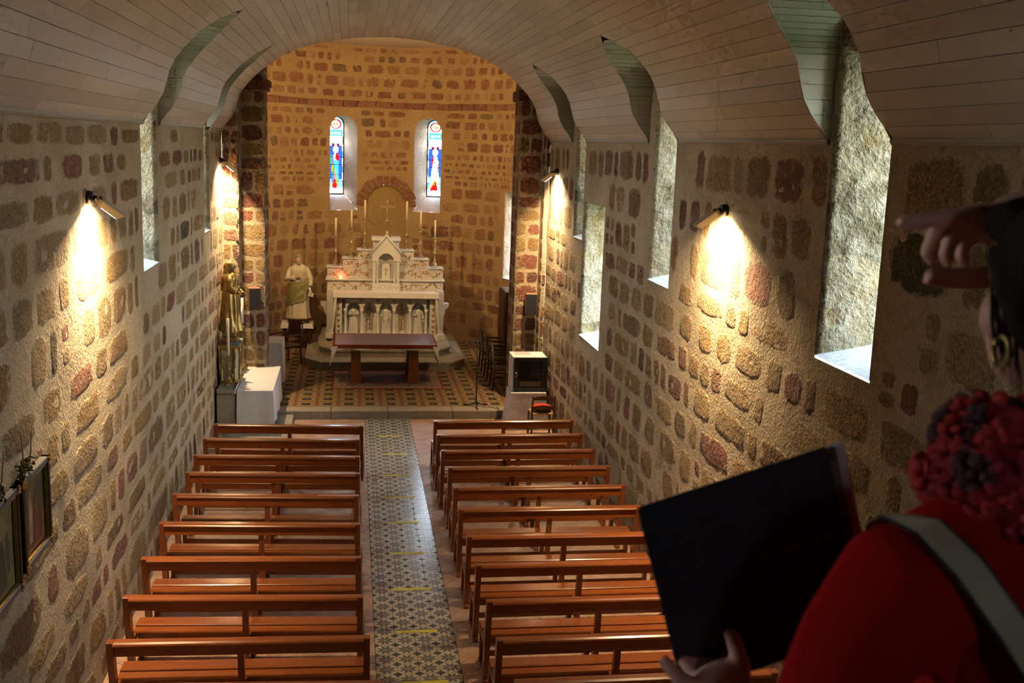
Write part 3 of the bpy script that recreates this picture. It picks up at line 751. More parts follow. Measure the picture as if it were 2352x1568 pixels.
for i in range(len(PV) - 1):
    A, B = PV[i], PV[i + 1]; side = 'L' if (A.x + B.x) / 2 < VC else 'R'
    nrm = Vector((-(B - A).y, (B - A).x)).normalized()
    if nrm.dot(Vector((VC, 4)) - A) < 0: nrm = -nrm
    g = (B - A).normalized() * .0018
    a, b = A + g, B - g
    segs = [(-3.0, -3.0)]; cuts = []
    for k in range(len(SLOTS[side])):
        zl = min(A.y, B.y)
        if zl < APX[side] - .02:
            ia, ib = slot_iv(side, k, A.y), slot_iv(side, k, B.y); cuts.append((ia[0], ib[0], ia[1], ib[1]))
    pieces = []; cur = (-3.0, -3.0)
    for (a0, b0, a1, b1) in cuts:
        pieces.append((cur, (a0, b0))); cur = (a1, b1)
    pieces.append((cur, (YE, YE)))
    for s, e in pieces:
        y0 = s; 
        while True:
            L = rng.uniform(1.3, 2.3); y1 = max(y0) + L
            last = y1 > min(e) - .6
            y1_ = e if last else (y1, y1)
            gp = .0018
            cands.append((a, b, nrm, (y0[0] + gp, y0[1] + gp), (y1_[0] - gp, y1_[1] - gp)))
            if last: break
            y0 = (y1, y1)
    # backing strip
ceil = MB()
for i in range(len(PV) - 1):
    A, B = PV[i], PV[i + 1]; side = 'L' if (A.x + B.x) / 2 < VC else 'R'
    nrm = Vector((-(B - A).y, (B - A).x)).normalized()
    if nrm.dot(Vector((VC, 4)) - A) < 0: nrm = -nrm
    A2, B2 = A - nrm * .016, B - nrm * .016
    cur = (-3.0, -3.0); pieces = []
    for k in range(len(SLOTS[side])):
        if min(A.y, B.y) < APX[side] - .02:
            ia, ib = slot_iv(side, k, A.y), slot_iv(side, k, B.y); pieces.append((cur, (ia[0], ib[0]))); cur = (ia[1], ib[1])
    pieces.append((cur, (YE, YE)))
    for s, e in pieces: ceil.add([(A2.x, s[0], A2.y), (B2.x, s[1], B2.y), (B2.x, e[1], B2.y), (A2.x, e[0], A2.y)], [(0, 1, 2, 3)])
ceiling = ceil.obj('ceiling', M_backing); tag(ceiling, kind='structure')
def plank_geo(mb, a, b, n, y0, y1):
    vs = []
    for o_ in (0, .015):
        vs += [(a.x - n.x * o_, y0[0], a.y - n.y * o_), (b.x - n.x * o_, y0[1], b.y - n.y * o_), (b.x - n.x * o_, y1[1], b.y - n.y * o_), (a.x - n.x * o_, y1[0], a.y - n.y * o_)]
    mb.add(vs, [(0, 1, 2, 3), (4, 7, 6, 5), (0, 4, 5, 1), (1, 5, 6, 2), (2, 6, 7, 3), (3, 7, 4, 0)])
sc = []
for c in cands:
    m = Vector(((c[0].x + c[1].x) / 2, (c[3][0] + c[4][0]) / 2, (c[0].y + c[1].y) / 2))
    ends = [Vector((m.x, y, m.z)) for y in (c[3][0], m.y, c[4][0])]
    vis = any(in_view(e) for e in ends)
    sc.append((-(1 / max(.5, px(ends[2])[2]) if vis else -1), c))
sc.sort(key=lambda t: t[0]); rest = MB(); rest.tone = []
for k, (s, c) in enumerate(sc):
    tone = rng.random()
    if k < 300 and s < 0:
        mb = MB(); plank_geo(mb, *c); mb.tone = tone; mb.obj('plank', M_plank, ceiling)
    else:
        n0 = len(rest.f); plank_geo(rest, *c); rest.tone += [tone] * (len(rest.f) - n0)
tag(rest.obj('plank', M_plank, ceiling), kind='stuff')
# eaves moulding
for sd, x in (('left', XL), ('right', XR)):
    sg = 1 if sd == 'left' else -1
    o = None
    for k in range(len(SLOTS['L' if sd == 'left' else 'R']) + 1):
        sl = SLOTS['L' if sd == 'left' else 'R']; a = -3 if k == 0 else sl[k - 1][1]; b = YE if k == len(sl) else sl[k][0]
        mb = MB(); mb.prism([(x - sg * .02, 5.335), (x + sg * .035, 5.335), (x + sg * .035, 5.315), (x + sg * .02, 5.295), (x - sg * .02, 5.29)], a, b, 'y')
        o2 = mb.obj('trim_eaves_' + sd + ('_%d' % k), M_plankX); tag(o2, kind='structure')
# end of the vault: a thin fascia closes the board edge
mb = MB(); P1 = PV; vs = []; 
for p in P1:
    n_ = (Vector((VC, 5.4)) - p).normalized(); vs += [(p.x, YE + .001, p.y), (p.x - n_.x * .10, YE + .001, p.y - n_.y * .10)]
mb.add(vs, [(2 * i, 2 * i + 1, 2 * i + 3, 2 * i + 2) for i in range(len(P1) - 1)]); tag(mb.obj('trim_vault_end', M_plankX), kind='structure')
# boarded alcoves where the windows cut into the vault
ti = 1
for side in 'LR':
    sg = -1 if side == 'L' else 1; xw = (XL if side == 'L' else XR) + sg * .02
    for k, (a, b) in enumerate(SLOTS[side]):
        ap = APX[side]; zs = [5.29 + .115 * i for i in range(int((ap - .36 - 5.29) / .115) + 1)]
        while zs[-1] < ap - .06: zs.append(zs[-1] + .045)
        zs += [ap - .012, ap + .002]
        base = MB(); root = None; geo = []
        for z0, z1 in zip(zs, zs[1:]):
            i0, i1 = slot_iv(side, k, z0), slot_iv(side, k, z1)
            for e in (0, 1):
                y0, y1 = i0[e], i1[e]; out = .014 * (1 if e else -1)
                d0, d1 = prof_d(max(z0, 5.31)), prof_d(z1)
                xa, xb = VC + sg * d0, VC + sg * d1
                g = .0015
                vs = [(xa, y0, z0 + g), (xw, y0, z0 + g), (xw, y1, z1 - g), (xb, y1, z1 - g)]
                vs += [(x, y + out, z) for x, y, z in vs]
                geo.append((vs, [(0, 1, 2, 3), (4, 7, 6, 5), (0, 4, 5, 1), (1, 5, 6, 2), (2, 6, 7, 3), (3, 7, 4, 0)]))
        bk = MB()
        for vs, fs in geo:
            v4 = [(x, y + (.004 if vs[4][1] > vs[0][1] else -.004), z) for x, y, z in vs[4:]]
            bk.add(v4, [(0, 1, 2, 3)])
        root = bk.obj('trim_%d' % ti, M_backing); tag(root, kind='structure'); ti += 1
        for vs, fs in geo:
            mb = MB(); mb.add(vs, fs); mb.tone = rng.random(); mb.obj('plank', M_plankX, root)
# ------------------------------------------------------------ floors
def clip(poly, x0, x1, y0, y1):
    def cl(P, f, inter):
        out = []
        for i in range(len(P)):
            a, b = P[i - 1], P[i]
            if f(b):
                if not f(a): out.append(inter(a, b))
                out.append(b)
            elif f(a): out.append(inter(a, b))
        return out
    def ix(x): return lambda a, b: (x, a[1] + (b[1] - a[1]) * (x - a[0]) / (b[0] - a[0]))
    def iy(y): return lambda a, b: (a[0] + (b[0] - a[0]) * (y - a[1]) / (b[1] - a[1]), y)
    for f, i_ in ((lambda p: p[0] >= x0, ix(x0)), (lambda p: p[0] <= x1, ix(x1)), (lambda p: p[1] >= y0, iy(y0)), (lambda p: p[1] <= y1, iy(y1))):
        if not poly: return []
        poly = cl(poly, f, i_)
    return poly
def area(p): return abs(sum(p[i - 1][0] * p[i][1] - p[i][0] * p[i - 1][1] for i in range(len(p)))) / 2
def tile_geo(mb, P, z, t=.008, inset=.0022):
    cx = sum(p[0] for p in P) / len(P); cy = sum(p[1] for p in P) / len(P)
    def sh(s, dz):
        out = []
        for x, y in P:
            L = sqrt((x - cx) ** 2 + (y - cy) ** 2) or 1; out.append((x - (x - cx) / L * s, y - (y - cy) / L * s, dz))
        return out
    n = len(P); vs = sh(inset, z - t) + sh(inset, z - .0015) + sh(inset + .003, z)
    mb.add(vs, [tuple(range(2 * n, 3 * n))] + [(r * n + i, r * n + (i + 1) % n, (r + 1) * n + (i + 1) % n, (r + 1) * n + i) for r in (0, 1) for i in range(n)])
def put_tiles(parent, polys, z, mat, name, limit=300):
    sc = []
    for P in polys:
        c = (sum(p[0] for p in P) / len(P), sum(p[1] for p in P) / len(P), z)
        sc.append((-(area(P) / px(c)[2] ** 2 if in_view(c, 5) else -1), P))
    sc.sort(key=lambda t: t[0]); rest = MB()
    for k, (s, P) in enumerate(sc):
        if k < limit and s < 0: mb = MB(); tile_geo(mb, P, z + rng.uniform(-.0008, .0008)); mb.obj(name, mat, parent)
        else: tile_geo(rest, P, z)
    if rest.f: tag(rest.obj(name, mat, parent), kind='stuff')
mb = MB(); mb.bb(XL - .1, XR + .1, -3, 20.1, -.3, -.006); floor = mb.obj('floor', M_grout); tag(floor, kind='structure')
PX1, PY0 = -1.04, 17.62          # side-altar platform
polys = []
h = .2 / sqrt(2)
for (xa, xb) in ((XL, AX0 - .004), (AX1 + .004, XR)):
    for i in range(-40, 60):
        for j in range(-10, 220):
            cx, cy = (i + (j % 2) * .5) * 2 * h * 1.0, j * h
            if not (xa - .2 < cx < xb + .2 and 7.0 < cy < 20): continue
            P = clip([(cx - h, cy), (cx, cy - h), (cx + h, cy), (cx, cy + h)], xa, xb, 7.2, 19.84)
            if len(P) < 3 or area(P) < .0008: continue
            if max(p[0] for p in P) < PX1 and min(p[1] for p in P) > PY0: continue
            polys.append(P)
put_tiles(floor, polys, 0, M_terra, 'tile')
mb = MB(); mb.bb(AX0 - .002, AX1 + .002, 7.2, 19.84, -.02, -.0055); aisle = mb.obj('floor_aisle', M_grout); tag(aisle, kind='structure')
polys = []
j = 0
while 19.85 - (j + 1) * TS > 7.3:
    for i in range(4): polys.append([(AX0 + i * TS, 19.85 - (j + 1) * TS), (AX0 + (i + 1) * TS, 19.85 - (j + 1) * TS), (AX0 + (i + 1) * TS, 19.85 - j * TS), (AX0 + i * TS, 19.85 - j * TS)])
    j += 1
put_tiles(aisle, polys, 0, M_star, 'tile')
# choir platform
mb = MB(); mb.bb(AXC - AR - .1, AXC + AR + .1, 20.15, AYC + AR + .1, -.1, CH - .006); plat = mb.obj('floor_choir', M_grout); tag(plat, kind='structure')
polys = []
T2 = .205
for i in range(-14, 22):
    for j in range(0, 34):
        x0, y0 = -.165 + i * T2, 20.2 + j * T2
        if x0 + T2 / 2 < AXC - AR or x0 + T2 / 2 > AXC + AR: continue
        if y0 > 24.2 and -.9 < x0 < 2.3: continue
        if y0 > AYC and (x0 + .1 - AXC) ** 2 + (y0 - AYC) ** 2 > AR ** 2: continue
        polys.append([(x0, y0), (x0 + T2, y0), (x0 + T2, y0 + T2), (x0, y0 + T2)])
put_tiles(plat, polys, CH, M_choir, 'tile')
xs = [XL, -1.35, -.35, .72, 1.95, 2.85, XR]
for a, b in zip(xs, xs[1:]):
    mb = MB(); mb.bb(a + .004, b - .004, 19.85, 20.2, -.01, CH + .002, 0, .012); mb.obj('kerb_stone', M_kerb, plat)
mb = MB(); mb.bb(XL, PX1, PY0, 19.85, -.05, .10, 0, .015); sp = mb.obj('side_platform', M_kerb); tag(sp, kind='structure')
# altar steps
def step_poly(x0, x1, y0, y1, ch): return [(x0, y1), (x0, y0 + ch), (x0 + ch * .75, y0), (x1 - ch * .75, y0), (x1, y0 + ch), (x1, y1)]
for k, (x0, x1, y0, z0, z1) in enumerate(((-1.02, 2.62, 23.58, CH, .33), (-.72, 2.34, 24.16, .33, .50))):
    mb = MB(); mb.prism(step_poly(x0 + .02, x1 - .02, y0 + .02, 27.2, .5), z0, z1 - .045, 'z'); o = mb.obj('altar_step' + ('' if not k else '.001'), M_kerb); tag(o, kind='structure')
    n = 3
    mb = MB(); mb.prism(step_poly(x0, x1, y0, 27.2, .5), z1 - .045, z1, 'z'); mb.obj('step_slab', M_kerb, o)
# outside ground and tribune
mb = MB(); mb.bb(-60, 60, -60, 70, -.5, -.35); tag(mb.obj('ground', simple('outside_grass', (.12, .14, .07), .9)), kind='structure')
M_oldboards = wood_mat('tribune_boards', (.10, .055, .03), (.17, .10, .055), .5, 'X', 0)
FZ = 3.56
mb = MB(); mb.bb(XL, XR, -3, 1.75, FZ - .14, FZ - .02); trib = mb.obj('tribune', M_oldboards); tag(trib, kind='structure')
y = -3
while y < 1.7: mb = MB(); mb.bb(XL + .02, XR - .02, y + .002, min(y + .19, 1.75) - .002, FZ - .02, FZ); mb.obj('floorboard', M_oldboards, trib); y += .19
# lamps --------------------------------------------------------------------
M_lampbody = simple('lamp_housing', (.42, .38, .29), .45, .2)
def wall_lamp(x, y, z, sg, label, power, group='wall lamps', cone=84, tiltx=.72, lz=0.0):
    """sg: +1 mounted on the left wall (faces +X), -1 on the right wall"""
    t = thing('wall_lamp', label, 'lamp', (x, y, z))
    p = MB()
    def X(v): return sg * v
    mb = MB(); mb.tube([(X(0), 0, 0), (X(.05), 0, 0)], [.062, .055], 16); mb.obj('wall_plate', M_black, t)
    mb = MB(); mb.tube([(X(.05), 0, .0), (X(.10), 0, -.012)], .022, 10); mb.tube([(X(.10), -.035, -.012), (X(.10), .035, -.012)], .026, 10); mb.obj('pivot', M_black, t)
    # housing: wedge box sloping from the pivot down and away from the wall
    L, Wd, H = .235, .15, .062
    ax = Vector((X(.80), 0, -.60)); up = Vector((X(.60), 0, .80)); c0 = Vector((X(.085), 0, -.02))
    def P(l, w, h): return c0 + ax * l + Vector((0, w, 0)) + up * h
    mb = MB(); vs = [P(0, -.03, -.02), P(0, .03, -.02), P(.05, Wd / 2, -H / 2), P(.05, -Wd / 2, -H / 2), P(L, Wd / 2, -H / 2), P(L, -Wd / 2, -H / 2),
                     P(0, -.03, .02), P(0, .03, .02), P(.05, Wd / 2, H / 2), P(.05, -Wd / 2, H / 2), P(L + .03, Wd / 2, H / 2), P(L + .03, -Wd / 2, H / 2)]
    mb.add(vs, [(6, 7, 8, 9), (9, 8, 10, 11), (0, 3, 2, 1), (0, 1, 7, 6), (1, 2, 8, 7), (0, 6, 9, 3), (3, 9, 11, 5), (2, 4, 10, 8), (5, 11, 10, 4)]); mb.obj('housing', M_lampbody, t)
    mb = MB(); q = [P(.07, -Wd / 2 + .012, -H / 2 - .003), P(.07, Wd / 2 - .012, -H / 2 - .003), P(L - .012, Wd / 2 - .012, -H / 2 - .003), P(L - .012, -Wd / 2 + .012, -H / 2 - .003)]
    mb.add(q, [(0, 1, 2, 3)]); mb.obj('lamp_glass', M_bulb, t)
    l = bpy.data.lights.new('wall_lamp_light', 'AREA'); l.energy = power; l.color = (1.0, .70, .38); l.shape = 'RECTANGLE'; l.size = .11; l.size_y = .12; l.spread = radians(150)
    o = bpy.data.objects.new('lamp_beam', l); COL.objects.link(o); o.parent = t
    q = c0 + ax * .16 - up * (H / 2 + .008); o.location = q
    o.rotation_euler = (-up).to_track_quat('-Z', 'Y').to_euler()
    return t
LP = 84
wall_lamp(XL + .012, 10.02, 4.62, 1, 'cream wall floodlight on the left wall, nearest the left edge of the view', LP)
wall_lamp(XR - .012, 10.32, 4.64, -1, 'cream wall floodlight on the right wall, between the two nearest right windows', LP)
wall_lamp(XL + .012, 19.78, 4.76, 1, 'cream wall floodlight at the far end of the left wall by the pier', LP)
wall_lamp(XR - .012, 19.30, 4.76, -1, 'cream wall floodlight at the far end of the right wall by the pier', LP)
# choir floodlights on the back of the piers (out of sight from the nave)
def choir_lamp(x, y, z, power, aim, label):
    t = thing('flood_lamp', label, 'lamp', (x, y, z), group='choir floodlights')
    mb = MB(); mb.box((0, 0, 0), (.22, .1, .16), 0, None, .01); mb.obj('housing', M_lampbody, t)
    mb = MB(); mb.box((0, -.085, 0), (.05, .09, .05)); mb.obj('bracket', M_black, t)
    mb = MB(); mb.box((0, .054, 0), (.18, .006, .12)); mb.obj('lamp_glass', M_bulb, t)
    l = bpy.data.lights.new('flood_light', 'SPOT'); l.energy = power; l.color = (1.0, .62, .27); l.spot_size = radians(125); l.spot_blend = .6; l.shadow_soft_size = .08
    o = bpy.data.objects.new('flood_beam', l); COL.objects.link(o); o.parent = t; o.location = (0, .10, 0)
    d = (Vector(aim) - Vector((x, y + .1, z))).normalized(); o.rotation_euler = d.to_track_quat('-Z', 'Y').to_euler()
choir_lamp(-1.95, 21.5, 5.6, 260, (1.2, 27, 5.0), 'choir floodlight on the back of the left pier')
choir_lamp(3.45, 21.5, 5.6, 210, (.4, 27, 5.0), 'choir floodlight on the back of the right pier')
# ============================================================ PEWS
def make_pew(W_):
    t = thing('pew', 'x', 'pew', (0, 0, 0))
    n = 3; fx = [0.028, W_ / 2, W_ - 0.028]
    mb = MB(); prof = [(.0, .868), (-.004, .880), (.006, .892), (.03, .900), (.095, .902), (.105, .892), (.105, .870)]
    mb.prism(prof, .055, W_ - .055, 'x'); mb.obj('top_rail', M_pew, t)
    mb = MB(); mb.bb(.055, W_ - .055, .035, .060, .765, .868, 0, .004); mb.obj('back_board', M_pew, t)
    mb = MB(); mb.prism([(.40, .425), (.40, .448), (.408, .455), (.57, .455), (.58, .447), (.58, .43), (.572, .425)], .012, W_ - .012, 'x'); mb.obj('seat', M_pew, t)
    mb = MB(); mb.prism([(.292, .405), (.286, .424), (.292, .436), (.378, .447), (.384, .440), (.384, .42)], .02, W_ - .02, 'x'); mb.obj('seat_slat', M_pew, t)
    mb = MB(); mb.bb(.055, W_ - .055, .300, .325, .335, .408, 0, .004); mb.obj('apron', M_pew, t)
    for k, x in enumerate(fx):
        h = .90 if k != 1 else .868
        mb = MB(); mb.prism([(.01, h), (.02, h + .006), (.085, h + .006), (.095, h), (.235, .0), (.155, .0)] if k != 1 else [(.06, h), (.12, h), (.235, .0), (.155, .0), ], x - .028, x + .028, 'x'); mb.obj('rear_post', M_pewZ, t)
        mb = MB(); mb.prism([(.50, .425), (.555, .425), (.565, .05), (.505, .05)], x - .024, x + .024, 'x'); mb.obj('front_leg', M_pewZ, t)
        mb = MB(); mb.prism([(.12, .0), (.12, .035), (.16, .06), (.56, .06), (.62, .035), (.62, .0)], x - .027, x + .027, 'x'); mb.obj('foot', M_pewZ, t)
        mb = MB(); mb.prism([(.14, .36), (.13, .425), (.57, .425), (.57, .365)], x - .022, x + .022, 'x'); mb.obj('seat_bearer', M_pewZ, t)
    mb = MB(); mb.bb(.05, W_ - .05, .515, .54, .09, .15, 0, .004); mb.obj('stretcher', M_pew, t)
    return t
LPew = [((-2.03, 16.19), (0.15, 16.05)), ((-2.09, 15.39), (0.15, 15.27)), ((-2.1, 14.55), (0.14, 14.42)), ((-2.1, 13.78), (0.14, 13.64)), ((-2.12, 12.9), (0.13, 12.75)),
        ((-2.11, 11.91), (0.13, 11.75)), ((-2.11, 10.87), (0.14, 10.75)), ((-2.1, 9.91), (0.14, 9.77)), ((-2.05, 8.98), (0.18, 8.9)), ((-1.96, 8.2), (0.18, 8.08))]
RPew = [(1.31, 16.32), (1.29, 15.5), (1.29, 14.67), (1.32, 13.87), (1.31, 13.01), (1.30, 12.2), (1.30, 11.3), (1.31, 10.47), (1.31, 9.58), (1.30, 8.77), (1.35, 8.01)]
ords = ['first', 'second', 'third', 'fourth', 'fifth', 'sixth', 'seventh', 'eighth', 'ninth', 'tenth', 'eleventh']
pew0 = make_pew(2.24); used = False
def place_pew(x, y, rz, label, group):
    global used
    o = pew0 if not used else copy_tree(pew0); used = True
    o.location = (x, y, 0); o.rotation_euler = (0, 0, rz); o['label'] = label; o['group'] = group
for k, (a, b) in enumerate(LPew):
    rz = math.atan2(b[1] - a[1], b[0] - a[0])
    place_pew(a[0], a[1] - .10, rz, 'varnished brown wooden pew left of the aisle, %s row from the front%s' % (ords[k], ', nearest the camera' if k == 9 else ''), 'pews left of the aisle')
for k, a in enumerate(RPew):
    place_pew(a[0], a[1] - .10, random.uniform(-.004, .006) + .012 * (k < 2), 'varnished brown wooden pew right of the aisle, %s row from the front%s' % (ords[k], ', nearest the camera' if k == 10 else ''), 'pews right of the aisle')
M_tape = simple('yellow_tape', (.62, .56, .03), .5, var=.05)
for k, y in enumerate((18.64, 17.5, 16.32, 15.26, 14.18, 13.04, 11.92, 10.8, 9.68)):
    mb = MB(); mb.bb(-.22, .22, -.031, .031, 0, .0012); o = mb.obj('floor_tape', M_tape, None, (.745 + random.uniform(-.01, .01), y, .001)); o.rotation_euler = (0, 0, random.uniform(-.008, .012))
    tag(o, 'yellow tape strip across the patterned aisle, %s from the altar end%s' % (ords[k], ', at the bottom edge' if k == 8 else ''), 'tape', 'yellow distance strips on the aisle')
mb = MB(); mb.bb(-.03, .03, -.008, .008, 0, .001); tag(mb.obj('seat_tape', M_tape, None, (-.19, 9.235, .4445)), 'tiny yellow tape mark on a left pew seat near the camera', 'tape')
# ============================================================ cloth helpers
def drape(name, x0, x1, y0, y1, zt, drops, mat, parent=None, amp=.02, wave=9, seed=0, sag=0.0, flare=.03, grp=None):
    """drops: (left, right, front, back) hang lengths"""
    mb = MB(); r = random.Random(seed)
    nx, ny = 24, 16
    mb.grid(lambda u, v: (x0 + (x1 - x0) * u, y0 + (y1 - y0) * v, zt + .002 * noise.noise(Vector((u * 8, v * 8, seed)))), nx, ny)
    per = []
    N = 30
    def side(p, q, nrm, drop):
        if drop <= 0: return
        L = (Vector(q) - Vector(p)).length; n = max(8, int(L / .03)); m = 10
        def f(u, v):
            P = Vector(p).lerp(Vector(q), u); d = drop * v
            w = amp * v * (sin(u * L * wave * 2 + seed) + .6 * sin(u * L * wave * 3.7 + seed * 2)) + flare * v
            e = (1 - min(1, min(u, 1 - u) * L / .08)) * v
            T = (Vector(q) - Vector(p)).normalized() * (e * flare * (1 if u > .5 else -1))
            return P + Vector(nrm) * w + T + Vector((0, 0, -d - sag * sin(pi * u) * v))
        mb.grid(f, n, m)
    side((x0, y0, zt), (x1, y0, zt), (0, -1, 0), drops[2]); side((x0, y1, zt), (x1, y1, zt), (0, 1, 0), drops[3])
    side((x0, y0, zt), (x0, y1, zt), (-1, 0, 0), drops[0]); side((x1, y0, zt), (x1, y1, zt), (1, 0, 0), drops[1])
    return mb.obj(name, mat, parent)
# ============================================================ MAIN ALTAR
AX = .83
alt = thing('main_altar', 'white marble altar with gilt scrolls, stepped shelves and arcaded front', 'altar', (AX, 25.5, .5))
def A(x): return x - AX
def AB(name, x0, x1, y0, y1, z0, z1, mat=None, bev=.008, par=None):
    mb = MB(); mb.bb(A(x0), A(x1), y0 - 25.5, y1 - 25.5, z0 - .5, z1 - .5, 0, bev); return mb.obj(name, mat or M_marble, par or alt)
body = AB('altar_body', -.36, 2.06, 25.64, 26.1, .5, 1.60)
AB('plinth', -.42, 2.12, 25.34, 26.15, .5, .64)
AB('mensa', -.44, 2.12, 25.28, 26.1, 1.58, 1.66)
for s, (x0, x1) in enumerate(((-.56, -.40), (2.06, 2.22))):
    AB('side_pilaster', x0, x1, 25.40, 26.35, .5, 1.70); 
    AB('pilaster_base', x0 - .03, x1 + .03, 25.36, 26.4, .5, .66)
    mb = MB(); xm = x0 - .02 if s == 0 else x1 + .02; sg = -1 if s == 0 else 1
    mb.prism([(A(xm), .85), (A(xm + sg * .14), .85), (A(xm + sg * .12), .78), (A(xm + sg * .05), .72), (A(xm + sg * .03), .6), (A(xm), .52)], .2, .5, 'y'); mb.obj('side_bracket', M_marble, alt)
AB('retable', -.56, 2.22, 25.72, 26.35, 1.62, 1.90)
AB('retable_ledge', -.60, 2.26, 25.66, 26.35, 1.90, 1.935, M_marble_w)
AB('gradine', -.56, 2.22, 25.80, 26.3, 1.935, 2.19)
AB('gradine', -.19, 1.86, 25.80, 26.3, 2.19, 2.40)
AB('gradine', .16, 1.50, 25.80, 26.3, 2.40, 2.61)
for x0, x1, z in ((-.58, -.19, 2.19), (1.86, 2.24, 2.19), (-.21, .16, 2.40), (1.50, 1.88, 2.40), (.14, .52, 2.61), (1.15, 1.52, 2.61)):
    o = AB('crenel_ledge', x0, x1, 25.76, 26.3, z, z + .02, M_marble_w)
    mb = MB(); n = max(3, int((x1 - x0) / .055))
    for i in range(n): mb.box((A(x0 + (i + .5) * (x1 - x0) / n), .275, z + .028 - .5), (.03, .03, .018))
    mb.obj('crenel', M_marble_w, o)
# tabernacle
AB('tabernacle_base', .50, 1.17, 25.60, 26.2, 1.66, 1.86, M_marble_w)
AB('tabernacle_body', .525, 1.145, 25.785, 26.25, 1.86, 2.90)
AB('tabernacle_top', .49, 1.18, 25.70, 26.3, 2.86, 2.93, M_marble_w)
for x in (.555, 1.115):
    AB('tabernacle_pier', x - .035, x + .035, 25.60, 25.84, 1.86, 2.38, M_marble_w)
    mb = MB(); xx = x + (.075 if x < .8 else -.075); mb.lathe([(.028, 1.36), (.028, 1.39), (.017, 1.40), (.016, 1.80), (.026, 1.83), (.028, 1.86)], (A(xx), .13, 0), 10); mb.obj('colonnette', M_marble_w, alt)
def arch_block(x0, x1, zb, ztop, r, cx, y0, y1, name, par, zoff=.5, gable=None, mat=None):
    """a slab with an arched opening, optional gable point above"""
    mb = MB(); n = 12
    arc = [(cx + r * cos(pi * i / n), zb + r * sin(pi * i / n)) for i in range(n + 1)]
    outer = []
    for i in range(n + 1):
        a = pi * i / n; 
        if gable: t = i / n; x = x1 + (x0 - x1) * t; z = ztop + (gable - ztop) * (1 - abs(2 * t - 1)); outer.append((x, z))
        else:
            t = i / n; outer.append((x1 + (x0 - x1) * t, ztop))
    outer[0] = (x1, ztop if not gable else ztop); outer[-1] = (x0, ztop)
    P = [(x1, zb)] + [(x1, ztop)]
    vs = []; 
    for y in (y0, y1):
        for (a, b) in arc: vs.append((A(a), y, b - zoff))
        for (a, b) in outer: vs.append((A(a), y, b - zoff))
        vs += [(A(x1), y, zb - zoff), (A(x0), y, zb - zoff)]
    m = n + 1; H = 2 * m + 2; fs = []
    for o_ in (0, H):
        for i in range(n): fs.append((o_ + i, o_ + i + 1, o_ + m + i + 1, o_ + m + i))
        fs.append((o_ + 0, o_ + m, o_ + 2 * m)); fs.append((o_ + n, o_ + 2 * m + 1, o_ + m + n))
    for i in range(n): fs.append((i, i + 1, H + i + 1, H + i)); fs.append((m + i, m + i + 1, H + m + i + 1, H + m + i))
    mb.add(vs, fs); return mb.obj(name, mat or M_marble, par)
arch_block(.50, 1.17, 2.38, 2.60, .19, .835, .08, .34, 'tabernacle_gable', alt, gable=2.98, mat=M_marble_w)
for sg in (1, -1):
    mb = MB(); a, b = Vector((A(.835 + sg * .37), .05, 2.075)), Vector((A(.835), .05, 2.51)); mb.tube([a, b], .022, 5); mb.obj('gable_moulding', M_marble_w, alt)
AB('tabernacle_door', .73, .94, 25.755, 25.80, 1.93, 2.30, M_marble_w)
mb = MB(); mb.tube([(A(.835), .25, 1.52), (A(.835), .25, 1.72)], .008, 5); mb.tube([(A(.775), .25, 1.66), (A(.895), .25, 1.66)], .008, 5); mb.obj('door_cross', M_gilt, alt)
# relief of the tabernacle base
mb = MB(); r = random.Random(4)
for i in range(16): mb.ell((A(.56 + .55 * i / 15), .10, 1.26 + .03 * sin(i * 2.1)), (.025, .012, .03), 6, 4)
mb.obj('leaf_relief', M_marble_w, alt)
# arcade: five arches, six colonnettes
ax0, ax1 = -.12, 1.80; bayw = (ax1 - ax0) / 5
for k in range(5):
    c = ax0 + bayw * (k + .5)
    arch_block(c - bayw / 2, c + bayw / 2, 1.26, 1.50, bayw * .40, c, -.13, -.03, 'arcade_arch', alt, gable=None)
    o = AB('niche_back', c - bayw / 2, c + bayw / 2, 25.60, 25.65, .62, 1.56, M_marble, 0)
for k in range(6):
    x = ax0 + bayw * k
    mb = MB(); mb.lathe([(.045, .15), (.045, .18), (.026, .20), (.023, .66), (.040, .70), (.050, .76)], (A(x), -.085, 0), 10); mb.obj('colonnette', M_marble_w, alt)
for x0, x1 in ((-.36, -.20), (1.88, 2.06)):
    o = AB('front_pilaster', x0, x1, 25.36, 25.5, .62, 1.56)
    for i, z in enumerate((.72, .84, .98, 1.12, 1.26, 1.40, 1.48)):
        mb = MB(); xm = (x0 + x1) / 2
        if i % 2: mb.ell((A(xm), -.145, z - .5), (.035, .006, .035), 8, 4)
        else: mb.add([(A(xm) - .04, -.146, z - .47), (A(xm) + .04, -.146, z - .47), (A(xm), -.146, z - .55), (A(xm), -.150, z - .50)], [(0, 1, 3), (1, 2, 3), (2, 0, 3)])
        mb.obj('gilt_ornament', M_gilt, o)
AB('frieze', -.36, 2.06, 25.37, 25.5, 1.50, 1.58)
mb = MB()
for i in range(24): mb.ell((A(-.25 + 2.2 * i / 23), -.135, 1.045 + .012 * (i % 2)), (.026, .006, .014), 6, 4)
mb.obj('gilt_ornament', M_gilt, alt)
for k in range(4):
    x = ax0 + bayw * (k + 1); mb = MB(); 
    for dx, dz in ((0, 0), (-.03, .03), (.03, .03), (0, .045), (0, -.04)): mb.ell((A(x + dx), -.135, .93 + dz), (.014, .005, .014), 6, 4)
    mb.obj('gilt_ornament', M_gilt, alt)
